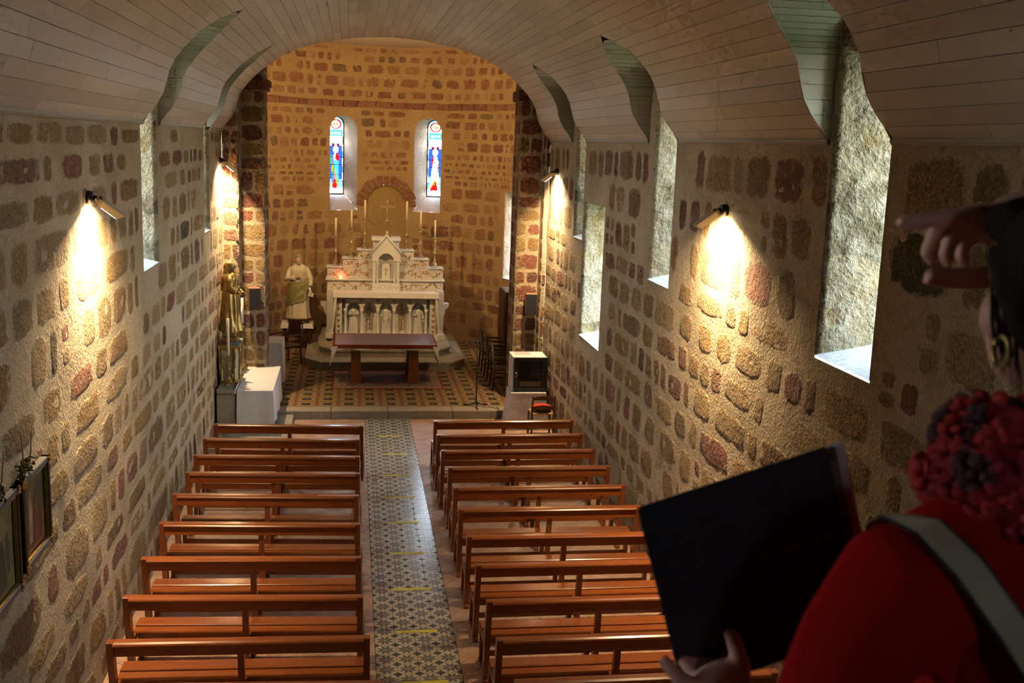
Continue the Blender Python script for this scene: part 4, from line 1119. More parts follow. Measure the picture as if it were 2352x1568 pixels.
def robed(mb, c, h, w, mi_robe=0, mi_skin=0, mi_hair=0, seed=0, face=0.0, flat=.8, arms=True, veil=False, folds=.06, beard=False, armpose=0, mi_mantle=None):
    """a standing robed figure, height h, standing at c, facing angle face (0 = towards -Y)"""
    Rz = Matrix.Rotation(face, 3, 'Z'); c = Vector(c); H = h
    def T(v): return c + Rz @ Vector(v)
    prof = [(0, .185), (.03, .18), (.12, .165), (.25, .155), (.40, .150), (.52, .142), (.60, .128), (.68, .135), (.75, .148), (.795, .138), (.825, .115), (.85, .078), (.875, .045)]
    N = 56; vs = []
    lev = []
    for i in range(len(prof) - 1):
        for q in range(3):
            t = q / 3; lev.append((prof[i][0] + (prof[i + 1][0] - prof[i][0]) * t, prof[i][1] + (prof[i + 1][1] - prof[i][1]) * t))
    lev.append(prof[-1])
    for z, r in lev:
        for k in range(N):
            a = 2 * pi * k / N
            f = 1 + folds * (1 - z) * (sin(a * 11 + seed + z * 4) + .8 * sin(a * 6 - z * 8 + seed * 3) + .6 * abs(sin(a * 8 + z * 3))) * (1 if z < .8 else 0) * 1.3
            vs.append(T((r * w * H * f * cos(a), r * w * H * f * flat * sin(a), z * H)))
    m = len(lev)
    fs = [(i * N + k, i * N + (k + 1) % N, (i + 1) * N + (k + 1) % N, (i + 1) * N + k) for i in range(m - 1) for k in range(N)] + [list(range(N))[::-1]]
    mb.add(vs, fs, mi_robe, True)
    # head
    hd = .066 * H; hz = .925 * H
    mb.tube([T((0, 0, .84 * H)), T((0, -.004 * H, .90 * H))], [.034 * H, .030 * H], 10, mi_skin)
    vs = []; n1, n2 = 16, 12
    for i in range(n2 + 1):
        b = pi * i / n2
        for k in range(n1):
            a = 2 * pi * k / n1
            x, y, z = sin(b) * cos(a), sin(b) * sin(a), cos(b)
            jaw = 1 - .28 * max(0, -z); yy = y * 1.12 * jaw
            if y < -.8 and -.35 < z < .25: yy -= .16 * (1 - abs(z + .05) * 2.5) * (1 if abs(x) < .3 else 0)
            vs.append(T((x * .80 * hd * jaw, yy * hd, z * hd * 1.12 + hz)))
    mb.add(vs, [(i * n1 + k, (i + 1) * n1 + k, (i + 1) * n1 + (k + 1) % n1, i * n1 + (k + 1) % n1) for i in range(n2) for k in range(n1)], mi_skin, True)
    if not veil:
        mb.ell(T((0, .022 * H, .945 * H)), (.064 * H, .064 * H, .064 * H), 14, 8, mi_hair, Rz); mb.tube([T((-.045 * H, -.03 * H, .978 * H)), T((0, -.052 * H, .986 * H)), T((.045 * H, -.03 * H, .978 * H))], [.014 * H, .018 * H, .014 * H], 8, mi_hair)
        if beard: mb.ell(T((0, -.055 * H, .885 * H)), (.038 * H, .032 * H, .046 * H), 12, 8, mi_hair, Rz)
        for sg in (1, -1): mb.ell(T((sg * .026 * H, -.066 * H, .935 * H)), (.009 * H, .006 * H, .005 * H), 8, 5, mi_hair, Rz)
    else:
        mm = mi_robe
        VR = [(1.003, .004, .0), (1.0, .028, .004), (.988, .050, .008), (.965, .066, .010), (.935, .074, .012), (.90, .076, .016), (.865, .082, .016), (.83, .104, .012), (.79, .135, .006), (.74, .152, 0), (.66, .158, 0), (.58, .160, 0)]
        def veil_f(u, v):
            q = v * (len(VR) - 1); i = min(int(q), len(VR) - 2); t_ = q - i; z_, r_, o_ = [VR[i][k_] + (VR[i + 1][k_] - VR[i][k_]) * t_ for k_ in range(3)]
            op = .10 + .16 * min(1, v * 1.3); a_ = -pi / 2 + 2 * pi * (op + (1 - 2 * op) * u)
            f_ = 1 + .035 * v * sin(a_ * 9 + seed)
            return T((r_ * f_ * H * cos(a_), (o_ + r_ * f_ * (1.05 if v < .5 else .86) * sin(a_)) * H, z_ * H))
        mb.grid(veil_f, 36, 30, mm)
    if arms:
        for sg in (1, -1):
            sh = (sg * .105 * H * w * 1.1, 0, .805 * H)
            if armpose == 0: el = (sg * .17 * H, -.03 * H, .64 * H); hn = (sg * .05 * H, -.12 * H, .68 * H)
            elif armpose == 1: el = (sg * .165 * H, -.01 * H, .64 * H); hn = ((sg * .13 * H, -.13 * H, .56 * H))
            else:
                el = (sg * .18 * H, -.02 * H, .63 * H); hn = (-.02 * H, -.12 * H, .66 * H) if sg < 0 else (.17 * H, -.08 * H, .47 * H)
            mb.tube([T(sh), T(((sh[0] + el[0]) / 2, -.01 * H, .72 * H)), T(el), T(((el[0] + hn[0]) / 2, (el[1] + hn[1]) / 2, (el[2] + hn[2]) / 2)), T((el[0] * .25 + hn[0] * .75, el[1] * .25 + hn[1] * .75, el[2] * .25 + hn[2] * .75))], [.030 * H, .048 * H, .046 * H, .042 * H, .046 * H], 12, mi_robe)
            d = (Vector(hn) - Vector(el)).normalized()
            p0 = Vector(hn) - d * .03 * H; mb.tube([T(p0), T(Vector(hn)), T(Vector(hn) + d * .02 * H)], [.018 * H, .022 * H, .018 * H], 8, mi_skin)
            for q in range(4):
                s = Vector((0, 0, 1)).cross(d).normalized() * (.012 * H * (q - 1.5))
                mb.tube([T(Vector(hn) + d * .015 * H + s), T(Vector(hn) + d * .04 * H + s * 1.1), T(Vector(hn) + d * (.058 - .006 * abs(q - 1.3)) * H + s * 1.1 + Vector((0, 0, -.006 * H)))], [.007 * H, .0065 * H, .005 * H], 6, mi_skin)
            s = Vector((0, 0, 1)) * .018 * H
            mb.tube([T(Vector(hn) + s * .6), T(Vector(hn) + d * .02 * H + s * 1.3), T(Vector(hn) + d * .038 * H + s * 1.1)], [.008 * H, .007 * H, .005 * H], 6, mi_skin)
    return T
for k in (0, 2, 4):
    c = ax0 + bayw * (k + .5); mb = MB(); robed(mb, (A(c), .02, .14), .72, .95, seed=k, flat=.5, armpose=(0, 1, 2)[k // 2], folds=.08); mb.obj('relief_figure', M_marble, alt)
for k in (1, 3):
    c = ax0 + bayw * (k + .5); mb = MB(); mb.tube([(A(c), .09, .22), (A(c), .09, .86)], .012, 5); mb.tube([(A(c) - .08, .09, .72), (A(c) + .08, .09, .72)], .010, 5)
    for i in range(9):
        for sg in (1, -1): mb.ell((A(c) + sg * (.045 + .02 * (i % 2)), .088, .24 + .06 * i), (.016, .005, .020), 6, 4)
    mb.obj('gilt_cross', M_gilt, alt)
# gilt vine scrolls on the shelves
def scroll(x0, x1, z0, z1, y, seed, dens=1.0):
    r = random.Random(seed); mb = MB(); n = max(6, int((x1 - x0) / .05)); pts = []
    for i in range(n + 1):
        t = i / n; pts.append((A(x0 + (x1 - x0) * t), y - 25.5, (z0 + z1) / 2 - .5 + (z1 - z0) * .30 * sin(t * (x1 - x0) * 16 + seed)))
    mb.tube(pts, .004, 4)
    for i in range(int(n * 1.6 * dens)):
        p = pts[r.randrange(len(pts))]; a = r.uniform(0, 2 * pi)
        mb.ell((p[0] + r.uniform(-.03, .03), y - 25.503, min(max(p[2] + r.uniform(-.5, .5) * (z1 - z0) * .8, z0 - .47), z1 - .53)), (.020, .005, .012), 6, 4, 0, Matrix.Rotation(a, 3, 'Y'))
    for i in range(max(2, int((x1 - x0) / .22))):
        t = (i + .5) / max(2, int((x1 - x0) / .22)); p = (A(x0 + (x1 - x0) * t), y - 25.506, (z0 + z1) / 2 - .5 + r.uniform(-.02, .02)); mb.ell(p, (.024, .008, .026), 8, 4)
    mb.obj('gilt_scroll', M_gilt, alt)
for a in ((-.52, .48, 1.66, 1.89, 25.715, 1), (1.2, 2.18, 1.66, 1.89, 25.715, 2), (-.53, .5, 1.96, 2.18, 25.795, 3), (1.17, 2.19, 1.96, 2.18, 25.795, 4), (-.16, .5, 2.2, 2.39, 25.795, 5), (1.17, 1.83, 2.2, 2.39, 25.795, 6), (.18, .5, 2.41, 2.60, 25.795, 7), (1.17, 1.48, 2.41, 2.60, 25.795, 8)): scroll(*a)
# altar cloth
o = drape('altar_cloth', -.40, 2.08, 25.24, 25.70, 1.668, (.86, .86, .12, 0), M_white, None, .006, 5, 3, 0, .02)
tag(o, 'white lace-edged cloth lying over the altar table and hanging at both ends', 'altar cloth')
for sg, xe in ((-1, -.40), (1, 2.08)):
    mb = MB(); mb.grid(lambda u, v: (xe + sg * .035 * v - sg * (.02 + .07 * u) * (1 - .55 * v), 25.235 + .012 * sin(u * 5 + v * 3), 1.66 - .84 * v), 5, 12); mb.obj('hanging_end', M_white, o)
# candlesticks and candles
def candlestick(x, z, h, ch, i, where):
    t = thing('candlestick', 'tall brass candlestick with tripod base on the altar steps, %s' % where, 'candlestick', (x, 26.0, z + .02), 0, 'altar candlesticks')
    k = h / .70
    mb = MB()
    for a in (pi / 2, pi / 2 + 2 * pi / 3, pi / 2 + 4 * pi / 3):
        d = Vector((cos(a), -sin(a), 0)); mb.tube([d * .085 + Vector((0, 0, .012)), d * .062 + Vector((0, 0, .04)), d * .022 + Vector((0, 0, .13 * k))], [.014, .016, .010], 6)
        mb.ell(d * .09 + Vector((0, 0, .014)), (.018, .018, .014), 8, 5)
    mb.lathe([(.05, .035), (.055, .06), (.03, .10), (.022, .135)], (0, 0, 0), 12); mb.obj('tripod_base', M_brass, t)
    mb = MB(); mb.lathe([(.020, .13), (.034, .16 * k), (.017, .19 * k), (.019, .30 * k), (.038, .33 * k), (.040, .35 * k), (.018, .38 * k), (.022, .44 * k), (.019, .60 * k), (.032, .64 * k), (.022, .66 * k), (.020, .68 * k)], (0, 0, 0), 12); mb.obj('stem', M_brass, t)
    mb = MB(); mb.lathe([(.014, h - .03), (.03, h - .015), (.065, h - .006), (.068, h), (.02, h - .003), (.02, h + .004)], (0, 0, 0), 16); mb.obj('drip_pan', M_brass, t)
    c = thing('candle', 'tall cream altar candle in a brass candlestick, %s' % where, 'candle', (x, 26.0, z + .02 + h), 0, 'altar candles')
    mb = MB(); mb.lathe([(.024, 0.004), (.024, ch - .005), (.020, ch), (.006, ch - .003)], (0, 0, 0), 14); mb.obj('wax', M_wax, c)
    mb = MB(); mb.tube([(0, 0, ch - .004), (.001, 0, ch + .010)], .002, 5); mb.obj('wick', M_black, c)
pl = ['far left of the six', 'second from the left', 'just left of the crucifix', 'just right of the crucifix', 'second from the right', 'far right of the six']
for i, (x, z, ch) in enumerate(((-.36, 2.20, .44), (.01, 2.41, .42), (.33, 2.62, .46), (1.33, 2.62, .46), (1.67, 2.41, .46), (2.02, 2.20, .44))): candlestick(x, z, .70, ch, i, pl[i])
t = thing('altar_crucifix', 'brass crucifix on a baluster foot standing on top of the altar', 'crucifix', (.86, 26.0, 2.935))
mb = MB(); mb.lathe([(.09, 0), (.085, .03), (.05, .06), (.045, .12), (.018, .16)], (0, 0, 0), 10)
for a in range(4): mb.ell((.075 * cos(a * pi / 2 + .7), .075 * sin(a * pi / 2 + .7), .02), (.022, .022, .018), 8, 5)
mb.obj('base', M_brass, t)
mb = MB(); mb.lathe([(.022, .15), (.022, .33), (.042, .36), (.042, .39), (.018, .42)], (0, 0, 0), 10); mb.obj('stem', M_brass, t)
mb = MB(); mb.box((0, 0, .63), (.036, .018, .42)); mb.box((0, 0, .72), (.30, .018, .036))
for p in ((0, .845), (-.16, .72), (.16, .72)): mb.ell((p[0], 0, p[1]), (.030, .014, .030), 8, 5)
mb.obj('cross', M_brass, t)
mb = MB(); mb.tube([(0, -.012, .54), (0, -.016, .61), (0, -.016, .69)], [.007, .012, .016], 8); mb.ell((0, -.02, .725), (.013, .013, .016), 8, 6)
for sg in (1, -1): mb.tube([(sg * .012, -.014, .69), (sg * .06, -.014, .70), (sg * .105, -.012, .72)], [.007, .006, .005], 6); mb.tube([(sg * .006, -.014, .62), (sg * .007, -.022, .56), (0, -.014, .49)], [.008, .006, .004], 6)
mb.obj('corpus', M_brass, t)
# sanctuary light and small bell
t = thing('votive_light', 'small glowing red votive light on the left altar shelf', 'votive light', (-.24, 25.74, 1.937))
M_redglow = emis('red_flame_glass', (1.0, .10, .03), 9)
mb = MB(); mb.lathe([(.012, 0), (.02, .004), (.026, .03), (.027, .055), (.022, .058)], (0, 0, 0), 12); mb.obj('glass_cup', M_redglow, t)
l = bpy.data.lights.new('votive_glow', 'POINT'); l.energy = .22; l.color = (1, .25, .1); l.shadow_soft_size = .02; lo = bpy.data.objects.new('votive_glow', l); COL.objects.link(lo); lo.parent = t; lo.location = (.0, -.06, .05)
mb = MB(); mb.lathe([(.02, 0), (.022, .004), (.006, .012), (.006, .03), (.024, .045), (.026, .06)], (0, 0, 0), 12); tag(mb.obj('brass_cup', M_brass, None, (-.315, 25.73, 1.937)), 'tiny brass cup on the altar shelf beside the red votive light', 'cup')
mb = MB(); r = random.Random(2)
for i in range(7): mb.ell((r.uniform(-.05, .05), r.uniform(-.03, .03), .03 + .02 * r.random()), (.03, .025, .02), 8, 5)
mb.lathe([(.04, 0), (.05, .03), (.03, .035)], (0, 0, 0), 10); tag(mb.obj('dark_bowl', M_black, None, (-.50, 25.24, .505)), 'small dark bowl on the altar step at the left corner', 'bowl')
# ============================================================ communion table
t = thing('communion_table', 'wooden altar table with two slab legs in front of the altar steps', 'table', (.72, 22.7, CH + .012))
mb = MB(); mb.bb(-1.05, 1.08, -.66, .66, .80, .85, 0, .01); mb.obj('table_top', M_altwood, t)
for x in (-.60, .61):
    mb = MB(); mb.prism([(x - .12, 0), (x + .12, 0), (x + .085, .80), (x - .085, .80)], -.55, -.35, 'y'); mb.obj('leg', M_altwood, t)
    mb = MB(); mb.prism([(x - .12, 0), (x + .12, 0), (x + .085, .80), (x - .085, .80)], .35, .55, 'y'); mb.obj('leg', M_altwood, t)
o = drape('altar_linen', -.37, 1.83, 22.03, 23.38, 1.012, (.46, .48, .095, .05), M_white, None, .012, 5, 8, 0, .035)
tag(o, 'white linen runner hanging over both ends of the wooden table', 'cloth')
for sg, xe in ((-1, -.375), (1, 1.835)):
    mb = MB(); mb.grid(lambda u, v: (xe - sg * (.02 + .10 * (1 - u)) * (1 - v) ** .8 + sg * .06 * v - (0 if u else 0), 21.99 - .015 * sin(v * 5) - .01 * u, 1.0 - .44 * v), 4, 10); mb.obj('corner_fold', M_white, o)
o = drape('red_cloth', -.36, 1.81, 22.0, 23.4, 1.02, (0.03, .03, .055, .10), M_red, None, .004, 4, 5, .012, .012)
mb = MB()
tag(o, 'dark red cloth covering the top of the wooden table', 'cloth')
# carpet
def carpet():
    t = NT('persian_carpet'); t.set(Roughness=.95); tc = t.n('TexCoord').outputs['Object']; s = t.n('SeparateXYZ'); t.l(tc, s.inputs[0])
    ax_ = t.math('ABSOLUTE', s.outputs[0]); ay = t.math('ABSOLUTE', s.outputs[1])
    ex = t.math('SUBTRACT', 1.155, ax_); ey = t.math('SUBTRACT', .87, ay); e = t.math('MINIMUM', ex, ey)
    n = t.noise(tc, 26, 3, .6); v = t.n('TexVoronoi', feature='F1'); v.inputs['Scale'].default_value = 16; t.l(tc, v.inputs['Vector'])
    border = t.mix(t.ramp(v.outputs['Distance'], [(.25, 1.0), (.45, 0.0)]), (.30, .20, .12), (.16, .03, .03))
    field = t.mix(t.ramp(n, [(.42, 0.0), (.55, 1.0)]), (.04, .045, .08), (.22, .16, .12))
    q = t.math('ADD', t.math('POWER', t.math('DIVIDE', ax_, .62), 2.0), t.math('POWER', t.math('DIVIDE', ay, .42), 2.0))
    med = t.mix(t.math('LESS_THAN', q, .45), (.17, .015, .03), (.05, .05, .08))
    med = t.mix(t.math('LESS_THAN', q, .08), med, (.20, .04, .05))
    c = t.mix(t.math('LESS_THAN', q, 1.0), field, med)
    c = t.mix(t.math('LESS_THAN', e, .32), c, border)
    c = t.mix(t.math('LESS_THAN', e, .035), c, (.22, .02, .02)); t.col(c); t.bump(n, .5, .004); return t.m
M_carpet = carpet()
mb = MB(); mb.bb(-1.155, 1.155, -.87, .87, 0, .01, 0, .004); o = mb.obj('carpet', M_carpet, None, (.785, 22.53, CH + .001)); tag(o, 'red-bordered oriental carpet under the wooden altar table', 'carpet')
# ============================================================ music stand, chairs, cabinet
t = thing('music_stand', 'thin black metal music stand at the right end of the choir step', 'music stand', (2.44, 20.16, CH + .002))
mb = MB(); mb.tube([(0, 0, .04), (0, 0, 1.18)], .013, 8); mb.obj('pole', M_black, t)
for a in (-1.57, .5, 2.64):
    mb = MB(); d = Vector((cos(a), sin(a), 0)); mb.tube([Vector((0, 0, .10)), d * .12 + Vector((0, 0, .035)), d * .27 + Vector((0, 0, .012))], [.011, .012, .012], 6); mb.obj('leg', M_black, t)
mb = MB(); mb.tube([(-.24, -.01, 1.20), (.24, -.01, 1.20)], .008, 6); mb.tube([(-.24, -.01, 1.20), (-.05, .02, 1.30), (.05, .02, 1.30), (.24, -.01, 1.20)], .007, 6); mb.tube([(0, 0, 1.16), (0, .02, 1.32)], .010, 6); mb.tube([(-.12, 0, 1.2), (-.03, .02, 1.30)], .005, 5); mb.tube([(.12, 0, 1.2), (.03, .02, 1.30)], .005, 5); mb.obj('desk', M_black, t)
mb = MB(); pts = [(2.55, 20.12, CH + .006), (2.75, 20.08, CH + .006), (2.88, 20.0, CH + .006), (2.84, 19.88, CH + .006), (2.82, 19.83, .10), (2.86, 19.8, .006), (3.2, 19.2, .006), (3.35, 19.0, .006)]
mb.tube(pts, .005, 5); tag(mb.obj('power_cord', M_black), 'thin dark cable running down the choir step beside the music stand', 'cable')
def chair(name, loc, rz, label, group=None, wood=M_darkwood, arms=True, straw=False, h=1.0, w=.5, d=.46):
    t = thing(name, label, 'chair', loc, rz, group)
    for sx in (-1, 1):
        mb = MB(); mb.tube([(sx * w / 2, -d / 2, 0), (sx * w / 2, -d / 2, .66 if arms else .43)], [.018, .02], 8); mb.obj('leg', wood, t)
        mb = MB(); mb.tube([(sx * w / 2, d / 2 + .03, 0), (sx * w / 2, d / 2, .43), (sx * w / 2, d / 2 + .07, h)], [.018, .021, .017], 8); mb.obj('leg', wood, t)
        if arms:
            mb = MB(); mb.tube([(sx * w / 2, -d / 2 - .03, .67), (sx * w / 2, 0, .68), (sx * w / 2, d / 2 + .02, .68)], .022, 8); mb.obj('armrest', wood, t)
        for z in (.16, .28): mb = MB(); mb.tube([(sx * w / 2, -d / 2, z), (sx * w / 2, d / 2, z)], .010, 6); mb.obj('stretcher', wood, t)
    mb = MB(); mb.tube([(-w / 2, -d / 2, .2), (w / 2, -d / 2, .2)], .010, 6); mb.obj('stretcher', wood, t)
    mb = MB(); mb.bb(-w / 2 - .01, w / 2 + .01, -d / 2 - .01, d / 2 + .01, .42, .455, 0, .01); mb.obj('seat', M_straw if straw else wood, t)
    for z in ((h - .06, h - .24) if straw else (h - .06, h - .38)):
        yy = d / 2 + .07 * (z - .43) / (h - .43)
        mb = MB(); mb.prism([(-w / 2, z - .03), (w / 2, z - .03), (w / 2, z + .02), (w * .3, z + .04), (0, z + .05), (-w * .3, z + .04), (-w / 2, z + .02)], yy - .010, yy + .010, 'y'); mb.obj('back_slat', wood, t)
    if not straw: mb = MB(); mb.bb(-w / 2 + .03, w / 2 - .03, d / 2 + .02, d / 2 + .04, .62, .93, 0, .005); mb.obj('back_panel', wood, t)
    return t
M_straw = simple('rush_seat', (.50, .30, .11), .8, var=.2, scale=60)
M_chairwood = wood_mat('chair_beech', (.10, .035, .012), (.18, .07, .025), .4, 'Z', .2)
M_redcush = simple('red_cushion', (.60, .03, .02), .8)
for k, (y, nm) in enumerate(((21.75, 'nearest'), (22.75, 'middle'), (23.75, 'farthest'))):
    chair('armchair', (3.20, y, CH), pi / 2, 'dark wooden armchair beside the right choir wall, %s of three' % nm, 'dark choir armchairs')
c = chair('straw_chair', (3.46, 18.66, 0), pi, 'small brown wooden chair with straw seat by the right wall', None, M_chairwood, False, True, .80, .40, .36)
t = thing('seat_cushion', 'round bright red cushion on the small straw chair', 'cushion', (3.46, 18.66, .4575))
mb = MB(); mb.lathe([(.15, 0), (.19, .015), (.195, .03), (.17, .05), (.06, .058)], (0, 0, .05), 20); mb.obj('cushion_top', M_redcush, t)
mb = MB(); mb.lathe([(.15, 0), (.185, .012), (.18, .045), (.15, .05)], (0, 0, 0), 20); mb.obj('cushion_base', M_black, t)
mb = MB(); mb.bb(3.70, 3.96, 22.6, 23.6, CH, 1.62, 0, .02); 
t = thing('choir_door', 'dark brown wooden panelled cupboard against the right choir wall', 'cupboard', (3.74, 24.6, CH))
mb = MB(); mb.bb(-.22, .22, -.5, .5, 0, 1.72, 0, .02); mb.obj('body', M_darkwood, t)
for s in (-1, 1): mb = MB(); mb.bb(-.235, -.215, s * .25 - .21, s * .25 + .21, .08, 1.62, 0, .012); mb.obj('door_panel', M_darkwood, t)
# cabinet on the cloth covered table
t = thing('cloth_table', 'small table wrapped to the floor in a white cloth by the right pier', 'table', (3.29, 19.36, 0))
mb = MB()
def fcl(u, v):
    a = u * 4; k = int(a) % 4; f = a - int(a); cs = [(-.33, -.30), (.33, -.30), (.33, .30), (-.33, .30)]; p, q = Vector(cs[k] + (0,)), Vector(cs[(k + 1) % 4] + (0,)); P = p.lerp(q, f)
    sp = 1 + .20 * (1 - v) ** 1.3; w = .018 * (1 - v) * sin(u * 60) + .012 * (1 - v) * sin(u * 37 + 1)
    P = P * sp; P += P.normalized() * w; return (P.x, P.y, .68 * v + .012)
mb.grid(fcl, 96, 10); mb.bb(-.33, .33, -.30, .30, .67, .69); mb.obj('draped_cloth', M_white, t)
t = thing('glass_cabinet', 'white box with black glass-fronted door standing on the cloth table', 'cabinet', (3.32, 19.44, .692))
M_cab = simple('white_laminate', (.74, .76, .74), .4, var=.03); M_greyblack = simple('charcoal_metal', (.022, .026, .022), .45)
mb = MB(); mb.bb(-.33, .31, -.24, .28, .015, .66, 0, .006); mb.obj('case', M_cab, t)
mb = MB()
for (x0, x1, z0, z1) in ((-.31, .33, .58, .655), (-.31, .33, .03, .09), (-.31, -.22, .09, .58), (.235, .33, .09, .58)): mb.bb(x0, x1, -.275, -.24, z0, z1, 0, .006)
mb.obj('door_frame', M_greyblack, t)
mb = MB(); mb.bb(-.22, .235, -.252, -.246, .09, .58); M_darkglass = simple('dark_glass', (.008, .009, .009), .08); mb.obj('door_glass', M_darkglass, t)
mb = MB(); mb.bb(-.20, .21, -.262, -.253, .10, .20, 0, .004); mb.obj('tray', simple('tray_beige', (.12, .09, .05), .5), t)
mb = MB(); mb.bb(-.02, .19, -.262, -.254, .33, .337); mb.obj('chrome_bar', simple('bright_steel', (.6, .6, .55), .2, .9), t)
mb = MB(); mb.bb(-.285, -.245, -.29, -.27, .27, .37, 0, .006); mb.obj('handle', simple('handle_steel', (.30, .26, .2), .3, .8), t)
mb = MB(); 
for x in (-.25, .27):
    for y in (-.2, .22): mb.bb(x - .04, x + .04, y - .04, y + .04, 0, .03, 0, .004)
mb.obj('feet', M_greyblack, t)
t = thing('paper_sheet', 'grey paper sheet lying flat on top of the white cabinet', 'paper', (3.24, 19.52, 1.353)); mb = MB(); mb.bb(-.17, .13, -.1, .16, 0, .002); mb.obj('sheet', simple('grey_paper', (.42, .42, .43), .8), t)
# ============================================================ speakers
def speaker(name, c, label, w=.22, h=.41, d=.2, rz=0, tilt=0):
    t = thing(name, label, 'speaker', c, rz)
    t.rotation_euler = (tilt, 0, rz)
    mb = MB(); mb.bb(-w / 2, w / 2, -d / 2, d / 2, -h / 2, h / 2, 0, .006); mb.obj('cabinet', M_spkwood, t)
    mb = MB(); mb.bb(-w / 2 + .006, w / 2 - .006, -d / 2 - .016, -d / 2, -h / 2 + .006, h / 2 - .006, 0, .005); mb.obj('grille', M_blackcloth, t)
    mb = MB(); mb.bb(-.03, .03, d / 2, d / 2 + .1, -.04, .04); mb.obj('wall_bracket', M_black, t)
speaker('loudspeaker', (-1.80, 20.42, 2.21), 'wooden loudspeaker with black grille on the left pier', rz=.22)
speaker('loudspeaker', (3.50, 20.42, 2.17), 'black-fronted loudspeaker on the right pier', rz=-.06)
# ============================================================ side altar with the gold statue
t = thing('side_altar', 'narrow grey stone side altar table against the left wall', 'altar', (-2.13, 19.35, .101))
mb = MB(); mb.bb(-.16, .16, -.78, .80, 0, .70, 0, .01); mb.obj('altar_body', M_kerb, t)
mb = MB(); mb.bb(-.16, .155, -.82, .84, .70, .77, 0, .012); mb.obj('table_slab', M_kerb, t)
mb = MB(); mb.bb(.155, .168, -.80, .84, .70, .79, 0, .003); mb.obj('front_board', M_cab, t)
t = thing('tabernacle', 'ornate gilded and painted tabernacle with columns on the side altar', 'tabernacle', (-2.12, 19.32, .876))
mb = MB(); 
hexa = [(-.15, -.34), (.08, -.34), (.17, -.18), (.17, .18), (.08, .34), (-.15, .34)]
mb.prism(hexa, 0, .06, 'z'); mb.prism([(x * .95, y * .95) for x, y in hexa], .06, .62, 'z', 1); mb.prism([(x * 1.05, y * 1.05) for x, y in hexa], .62, .70, 'z'); mb.obj('case', [M_gold, simple('painted_cream', (.45, .43, .33), .5)], t)
for (x, y) in ((.10, -.33), (.175, -.18), (.175, .18), (.10, .33), (-.12, -.35)):
    mb = MB(); mb.lathe([(.03, .06), (.03, .09), (.016, .10), (.018, .52), (.03, .56), (.034, .62)], (x, y, 0), 10)
    for i in range(7): mb.ell((x + .014 * cos(i * 2), y + .014 * sin(i * 2), .14 + .055 * i), (.014, .014, .014), 6, 4)
    mb.obj('column', M_gold, t)
mb = MB(); mb.bb(.166, .176, -.12, .12, .10, .56, 0, .01); mb.obj('door', M_gold, t)
mb = MB(); r = random.Random(9)
for i in range(26):
    mb.ell((-.02 + .09 * r.random(), -.345 - .01, .12 + .42 * r.random()), (.018, .012, .022), 6, 4)
for i in range(14): mb.ell((.19, -.30 + .6 * r.random(), .02 + .04 * r.random()), (.012, .02, .018), 6, 4)
for i in range(9): mb.ell((.18 - .02 * (i % 2), -.34 + .085 * i, .70), (.012, .03, .02), 6, 4)
mb.obj('carved_scrolls', M_gold, t)
mb = MB(); mb.bb(-.02, .19, -.30, .30, .702, .712, 0, .002); mb.obj('blue_cloth', simple('blue_cloth', (.18, .32, .42), .8), t)
t = thing('gilded_pedestal', 'small gilded stepped block carrying the gold statue', 'plinth', (-2.13, 19.30, 1.588)); mb = MB(); mb.bb(-.14, .15, -.15, .15, 0, .10, 0, .01); mb.bb(-.12, .12, -.12, .12, .10, .20, 0, .015); mb.obj('block', M_gold, t)
t = thing('gold_statue', 'gilded standing statue of a veiled robed woman by the left wall', 'statue', (-2.11, 19.30, 1.79))
M_statskin = simple('statue_face', (.30, .19, .13), .5)
mb = MB(); robed(mb, (0, 0, .0), 1.24, .98, 0, 0, 0, 2, pi / 2, .85, True, True, .07, armpose=1); mb.obj('robe', M_gold, t)
mb = MB(); mb.ell((.045, 0, 1.145), (.05, .052, .075), 14, 10); mb.ell((.096, 0, 1.14), (.014, .012, .018), 8, 6); mb.obj('face', M_statskin, t)
def small_stick(x, y, z, h, ch, label, lc, g1='side altar candlesticks'):
    t = thing('candlestick', label, 'candlestick', (x, y, z), 0, g1)
    mb = MB()
    for k in range(3):
        a = 2 * pi * k / 3 + .5; d = Vector((cos(a), sin(a), 0)); mb.tube([d * .10 + Vector((0, 0, .012)), d * .06 + Vector((0, 0, .06)), d * .02 + Vector((0, 0, .16))], [.012, .016, .012], 6)
    mb.ell((.0, -.04, .13), (.05, .012, .045), 12, 6); mb.lathe([(.02, .12), (.03, .16), (.02, .2)], (0, 0, 0), 10); mb.obj('tripod_base', M_gold, t)
    mb = MB(); mb.lathe([(.014, .18), (.012, h * .55), (.026, h * .6), (.012, h * .65), (.012, h * .88), (.024, h * .93), (.045, h - .004), (.045, h)], (0, 0, 0), 12)
    mb.obj('stem', M_gold, t)
    c = thing('candle', lc, 'candle', (x, y, z + h), 0, 'side altar candles'); mb = MB(); mb.lathe([(.024, .002), (.024, ch), (.018, ch + .003)], (0, 0, 0), 14); mb.obj('wax', M_waxw, c); mb = MB(); mb.tube([(0, 0, ch), (0, 0, ch + .012)], .002, 5); mb.obj('wick', M_black, c)
small_stick(-2.10, 18.74, .872, .56, .66, 'gilt candlestick at the near end of the side altar', 'tall white candle on the near gilt candlestick of the side altar')
small_stick(-2.00, 19.98, .872, .93, .30, 'gilt candlestick behind the tabernacle, close to the gold statue', 'short white candle just behind the gold statue')
small_stick(-1.99, 20.12, .872, .86, .52, 'gilt candlestick at the far end of the side altar', 'tall white candle at the far end of the side altar, below the loudspeaker')
speaker('side_box', (-2.13, 20.06, 2.02), 'small dark box on the wall behind the gold statue', .14, .5, .12, 0)
t = thing('white_table', 'long table covered by a white cloth to the floor, beside the side altar', 'table', (-1.65, 19.6, .10))
